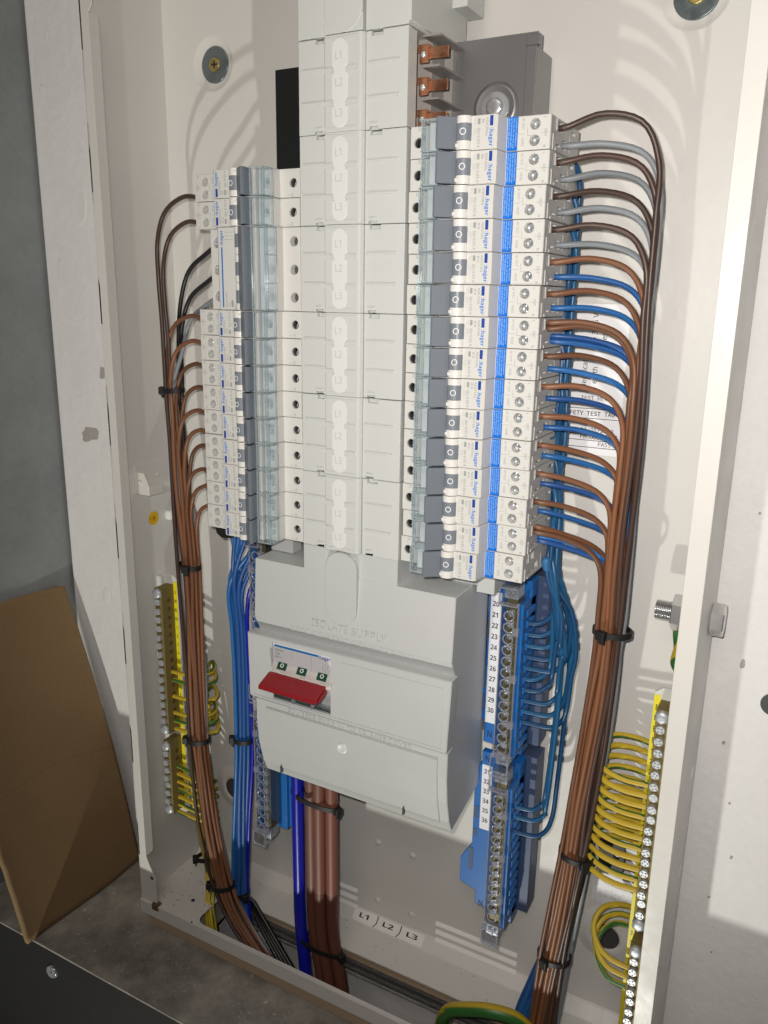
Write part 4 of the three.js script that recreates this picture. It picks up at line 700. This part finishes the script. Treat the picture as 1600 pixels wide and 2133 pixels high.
// incoming tails
{
  const run = (x, z, xb) => [[x, -300, z], [x, -396, z], [x + .6, -470, z], [x + 2, -520, z + 1], [x + xb, -572, z + 4], [x + xb * 2.1, -640, z + 8]];
  tag(mk('supply_cable', [tube(run(-69.5, 55, 9), 5.4, 90, 20)], W.deepBlue), 'thick deep blue supply cable left of the brown tails', 'cable');
  ['left', 'middle', 'right'].forEach((s, i) => {
    const pts = run(-58 + i * 10.2, 52 + (i === 1 ? 3 : 0), 12), c = curve(pts), sl = c.getPoints(60).filter(p => p.y > -486);
    const k = thing('supply_tail', `thick brown supply tail, ${s} of the three under the incomer cover`, 'cable', [0, 0, 0], 'brown supply tails');
    mk('inner_core', [tube(pts, 5.2, 90, 20)], wireMat([0.12, 0.042, 0.027], .5), k); mk('outer_sleeve', [new THREE.TubeGeometry(new THREE.CatmullRomCurve3(sl), 60, 5.45, 20)], W.thickBrown[i], k);
  });
  tag(mk('main_earth_cable', [stripedTube([[70, -640, 62], [74, -556, 66], [82, -531, 70], [98, -519, 72], [117, -513, 70], [136, -517, 64], [152, -540, 58], [160, -640, 55]], 5.4, .08, -.08, 90, .45)], M.earth), 'thick green and yellow earth cable arching at the bottom edge', 'cable');
  for (let i = 0; i < 4; i++) tag(mk('tail_of_black_cores', [tube([[-140 + i * 3, -540, 38 + i], [-118 + i * 4, -562, 46], [-86 + i * 5, -590, 54], [-40 + i * 4, -650, 56]], 2, 50)], W.black), 'black core sweeping out through the bottom opening behind the brown bundle', 'wire', 'black cores in the bottom opening');
}
// earth wires
{
  const lEnd = (k) => [[-203 + k % 5 * 2.4, -440, 38 - (k % 3) * 3], [-198 + k % 5 * 2.2, -490, 38], [-186 + k % 4 * 2.6, -530, 42], [-171 + k % 5 * 2, -556, 60 + k % 3], [-160 + k % 5 * 2, -610, 66]];
  const lh = [[-339.5, 0], [-347.5, 0], [-364, 0], [-380.5, 0], [-388.5, 0], [-397, 0]].map(([y], i) => y + 19);
  lh.forEach((y, k) => { const b = -176 + (k % 3) * 1.6; tag(mk('earth_wire', [stripedTube([[-214, y, 49], [-203, y, 49], [-188, y - 1, 45], [b, y + 1, 34], [-187, y + 3, 20], [-200, y - 8, 15], [-206 + k, y - 30, 20], ...lEnd(k)], 1.75, k * .31, .9)], M.earth), `green and yellow wire, ${['first', 'second', 'third', 'fourth', 'fifth', 'sixth'][k]} down the upper left earth bar, looping behind the brown bundle`, 'wire', 'earth wires of the upper left bar'); });
  for (let k = 0; k < 7; k++) { const y = -417 - k * 8.2; tag(mk('earth_wire', [stripedTube([[-214, y, 49], [-206, y, 49], [-193, y - 3, 47], [-184, y - 6, 42], [-180 + k % 3, y - 14, 33], [-188, y - 24, 26], [-196 + k % 4 * 2, Math.min(y - 44, -478), 30], ...lEnd(k + 2).slice(2)], 1.8, k * .37, .8)], M.earth), `green and yellow wire, ${['first', 'second', 'third', 'fourth', 'fifth', 'sixth', 'seventh'][k]} down the lower left earth bar`, 'wire', 'earth wires of the lower left bar'); }
  for (let k = 0; k < 11; k++) { const y = -300 - k * 8.2, b = 168.5 + (k % 2) * 1.6 - .25 * k; tag(mk('earth_wire', [stripedTube([[214, y, 49], [206, y, 49.5], [193, y - .6, 49], [180, y + 1.2, 47], [b + 3, y + 5, 42], [b, y + 9.5, 35], [b + 3.5, y + 13, 27], [180, y + 14, 19], [198, y + 11, 12], [214, y + 3, 9]], 2, .15 + (k % 3) * .17, .3)], M.earth), `green and yellow loop, ${k === 10 ? 'lowest' : ord[k]} of those from the upper right earth bar`, 'wire', 'earth wires of the upper right bar'); }
  for (let k = 0; k < 3; k++) { const y = -446 - k * 8.2, b = 180 + k * 1.5; tag(mk('earth_wire', [stripedTube([[214, y, 49], [206, y, 49.5], [195, y + 1.5, 49], [b + 6, y + 6, 46], [b, y + 15, 38], [b + 3, y + 23, 29], [193, y + 24.5, 20], [214, y + 19, 12]], 2, .3 + k * .3, .3)], M.earth), `green and yellow loop in front of the right knockout, ${['top', 'middle', 'bottom'][k]} of three`, 'wire'); }
  tag(mk('earth_wire', [stripedTube([[222, -186, 12], [213, -192, 14], [210.5, -202, 15], [212, -214, 15], [211, -226, 14], [220, -240, 10]], 2, .1, 3, 80, .5)], M.earth), 'twisted green and yellow wire peeping past the right flange below the bolt', 'wire');
}

// ---------------------------------------------------------------- cable ties
function tie(x, y, z, rx, rz, tilt, head, label, lean = 0) {
  const t = thing('cable_tie', label, 'cable tie', [x, y, z], 'black cable ties');
  const pts = [...Array(40)].map((_, i) => { const a = i / 40 * Math.PI * 2; return V(rx * Math.cos(a), Math.sin(tilt) * rx * Math.cos(a) + lean * Math.sin(a), rz * Math.sin(a)); });
  const c = new THREE.CatmullRomCurve3(pts, true), g = new THREE.BufferGeometry(), n = 96, P = [], I = [];
  for (let i = 0; i <= n; i++) { const p = c.getPointAt((i % n) / n), o = V(p.x / rx, 0, p.z / rz).normalize(); for (const [d, h] of [[-.5, -2], [.7, -2], [.7, 2], [-.5, 2]]) P.push(p.x + o.x * d, p.y + h, p.z + o.z * d); }
  for (let i = 0; i < n; i++) for (let k = 0; k < 4; k++) { const a = i * 4 + k, b = i * 4 + (k + 1) % 4, cc = a + 4, d = b + 4; I.push(a, b, d, a, d, cc); }
  g.setAttribute('position', new THREE.Float32BufferAttribute(P, 3)); g.setIndex(I); const q = g.toNonIndexed(); q.computeVertexNormals();
  mk('strap', [q], M.tie, t);
  const a = head, hx = (rx + 1.5) * Math.cos(a), hz = (rz + 1.5) * Math.sin(a), hy = Math.sin(tilt) * rx * Math.cos(a) + lean * Math.sin(a);
  mk('head', [new RoundedBoxGeometry(6.6, 6.4, 5, 2, 1).rotateY(-a + Math.PI / 2).translate(hx, hy, hz)], M.tie, t);
  mk('tail_stub', [new THREE.BoxGeometry(4, 3, 1.4).rotateY(-a + Math.PI / 2).translate(hx + 1, hy - 4, hz + .6)], M.tie, t);
}
tie(-191.5, -66, 48.5, 8.6, 7.4, .05, 2.7, 'small black cable tie round the upper left wires below the contactor');
tie(-182.3, -215, 50, 10.6, 7.6, -.02, 1.3, 'black cable tie where the left brown wires gather above the earth bar');
tie(-180, -379, 52, 11.2, 8.2, .12, 2.6, 'black cable tie on the left brown bundle between the two left earth bars');
tie(-155.5, -521, 56, 12, 8.6, .22, 2.7, 'black cable tie at the foot of the left brown bundle');
tie(-136, -371, 42, 9.6, 7.4, .08, 2.6, 'black cable tie round the blue bundle beside the incomer cover');
tie(-143, -531, 46, 9.6, 7.6, .1, .5, 'black cable tie at the foot of the blue bundle');
tie(-187, -512, 42, 9, 7, .3, 2.4, 'black cable tie on the left earth wires above the bottom hole');
tie(175.3, -198.5, 46.4, 12, 10.2, .02, 1.9, 'black cable tie at the top of the right-hand bundle below the last breaker');
tie(165, -371, 47.2, 12, 10.2, -.08, .9, 'black cable tie halfway down the right-hand bundle at the black anchor');
tie(155.5, -461.5, 48.2, 12, 10.2, .05, 1.9, 'lowest black cable tie on the right-hand bundle');
tie(-53.3, -397, 54, 23, 7.2, -.08, .2, 'upper black cable tie round the thick supply cables');
tie(-48.6, -539, 55.6, 23, 7.4, -.06, .2, 'lower black cable tie round the thick supply cables');
for (const [x, y, z, l, sx] of [[186, -377, 26, 'black screw-down tie anchor behind the right-hand bundle', 1], [-123, -366, 34, 'black tie anchor between the blue bundle and incomer cover', 1]]) {
  const a = thing('tie_anchor', l, 'cable tie anchor', [x, y, z]);
  mk('anchor_plate', [extZ(poly([[-9, -12], [7, -12], [9, -9], [9, 9], [7, 12], [-9, 12]], [circ(3.5, 1, 2)]), 0, 3, .3), boxm(-9, 0, -12, -7, 3, 8, .5), boxm(-9, 0, 7, 12, 3, 8, .5)], M.tie, a);
}
{
  const d = thing('end_stop', 'small black end piece under the lowest left-hand breaker', 'end stop', [-126, -168, 66]);
  mk('stop_body', [extZ(poly([[-7, 6], [9, 6], [9, -6], [0, -7], [-5, -4]]), -8, 8, .6)], M.tie, d);
  // dark disc painted as shade inside a hole at the picture's right edge
  tag(mk('wall_plug_hole', [T(cylZ(8, -1, .2, 28), 274, -249, -6)], std([0.06, 0.07, 0.07], .6)), 'dark round hole with chipped rim at the right edge of the white wall', 'hole');
}
renderer.render(scene, camera);
